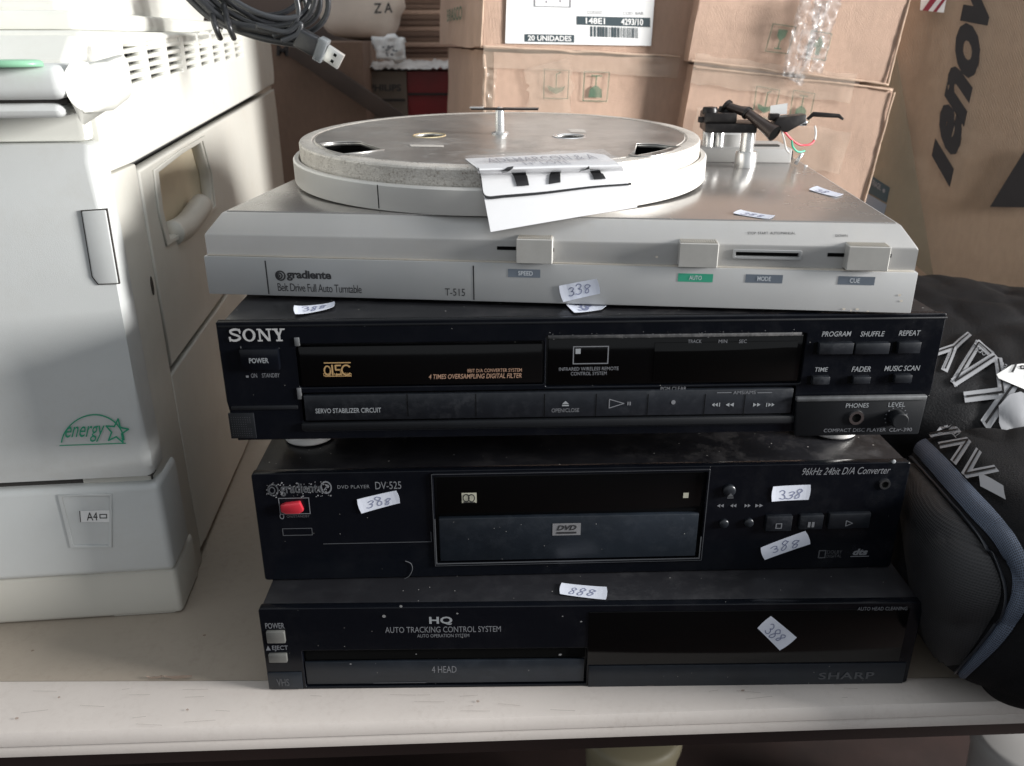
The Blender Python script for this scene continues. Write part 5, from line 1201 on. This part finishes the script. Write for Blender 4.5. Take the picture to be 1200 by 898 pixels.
# mesh side pocket: patch of the body in front of the piping
bm = bmesh.new(); uvl = bm.loops.layers.uv.new('UVMap'); g = {}
NN = 26
hq = hom([(0, 0), (1, 0), (1, 1), (0, 1)], [(1078, 778), (1140, 775), (1176, 690), (1052, 520)])
L_ = smooth_path([(1050, 522, 0), (1056, 600, 0), (1066, 680, 0), (1076, 740, 0), (1100, 780, 0)], 6); R_2 = smooth_path([(1056, 524, 0), (1118, 598, 0), (1162, 655, 0), (1172, 705, 0), (1128, 778, 0)], 6)
for j in range(len(L_)):
    for i in range(13):
        p = L_[j].lerp(R_2[j], i/12); bul = .010*math.sin(math.pi*i/12)*math.sin(math.pi*j/(len(L_)-1))+.0012; h, n = cast(TA, p.x, p.y, bul); f_ = 0
        while h is None and f_ < .9: f_ += .04; q_ = p.lerp(Vector((1110, 660, 0)), f_); h, n = cast(TA, q_.x, q_.y, .0012)
        g[i, j] = bm.verts.new(h) if h is not None else None
for j in range(len(L_)-1):
    for i in range(12):
        vs = [g[i, j], g[i+1, j], g[i+1, j+1], g[i, j+1]]
        if all(vs):
            f = bm.faces.new(vs)
            for l in f.loops: l[uvl].uv = (l.vert.co.y*650-l.vert.co.x*300, l.vert.co.z*650)
obj('mesh_pocket', bm, M['mesh_black'], bagA, True)
def cloth_print(tree, px4, F, parent, lift=.0022, m='bag_print', name='lettering', sub=1):
    o = flat(name, F, wrap(tree, px4, lift), M[m], parent, sub)
    for p_ in o.data.polygons: p_.use_smooth = True
    return o
# upside-down word on the rear bag, running towards the lower right
def outlined(txt, tree, px4, parent, lift=.0022):
    cloth_print(tree, px4, Flat().text(txt, 0, 0, 1, 1, .03, .15), parent, lift)
    cloth_print(tree, px4, Flat().text(txt, .012, .03, .988, .97, -.035, .15), parent, lift+.0006, 'bag_shiny')
def stroked(tree, px4, letters, parent, lift, w):
    for ww, m_, dl in ((w, 'bag_print', 0), (w*.22, 'bag_shiny', .0007)):
        F = Flat()
        for P in letters: F.line(P, ww, 1.6)
        cloth_print(tree, px4, F, parent, lift+dl, m_)
KAYL = [[(.03, 0), (.03, 1)], [(.30, 1), (.06, .45), (.30, 0)], [(.36, 0), (.50, 1), (.64, 0), (.42, .0)], [(.70, 1), (.84, .5), (.98, 1)], [(.84, .5), (.84, 0)]]
stroked(TBv, [(1196, 446), (1126, 388), (1092, 416), (1158, 500)], KAYL, bagB, .0022, .16)
cloth_print(TBv, [(1184, 433), (1144, 406), (1142, 412), (1180, 438)], Flat().text('TECHNOLOGY', 0, 0, 1, 1), bagB)
cloth_print(TBv, [(1165, 444), (1212, 466), (1216, 428), (1178, 432)], Flat().poly([(0, .1), (.3, -.05), (1, 0), (1, 1), (.3, 1)]), bagB, .0036, 'label_white', 'number_label', 4)
cloth_print(TBv, [(1183, 440), (1199, 446), (1202, 434), (1188, 430)], Flat().text('1º', .0, .0, .9, 1, .02), bagB, .0042, 'print_black')
cloth_print(TBv, [(1164, 524), (1215, 524), (1215, 462), (1164, 462)], Flat().poly([(.35, .95), (.6, 1), (1, .8), (1, .55), (.75, .5), (.6, .1), (.5, .35), (.42, .05), (.33, .35), (.25, .12), (.1, .45), (.12, .75)]), bagB, .0030, 'bag_print', 'crest', 4)
for q4 in ([(1103, 519), (1115, 527), (1102, 502), (1090, 494)],):
    pass
stroked(TA, [(1166, 556), (1108, 494), (1086, 506), (1144, 574)], [[(.0, 0), (.15, 1), (.30, 0)], [(.36, 1), (.50, 0), (.64, 1)], [(.70, 0), (.85, 1), (1, 0), (.78, 0)]], bagA, .0045, .16)
cloth_print(TA, [(1127, 516), (1094, 484), (1090, 489), (1122, 520)], Flat().text('TECHNOLOGY', 0, 0, 1, 1), bagA, .0045)
cloth_print(TA, [(1150, 576), (1180, 592), (1176, 574), (1148, 560)], Flat().poly([(0, 0), (1, 0), (1, .9), (.5, 1), (0, 1)]), bagA, .0045, 'bag_print', 'crest')
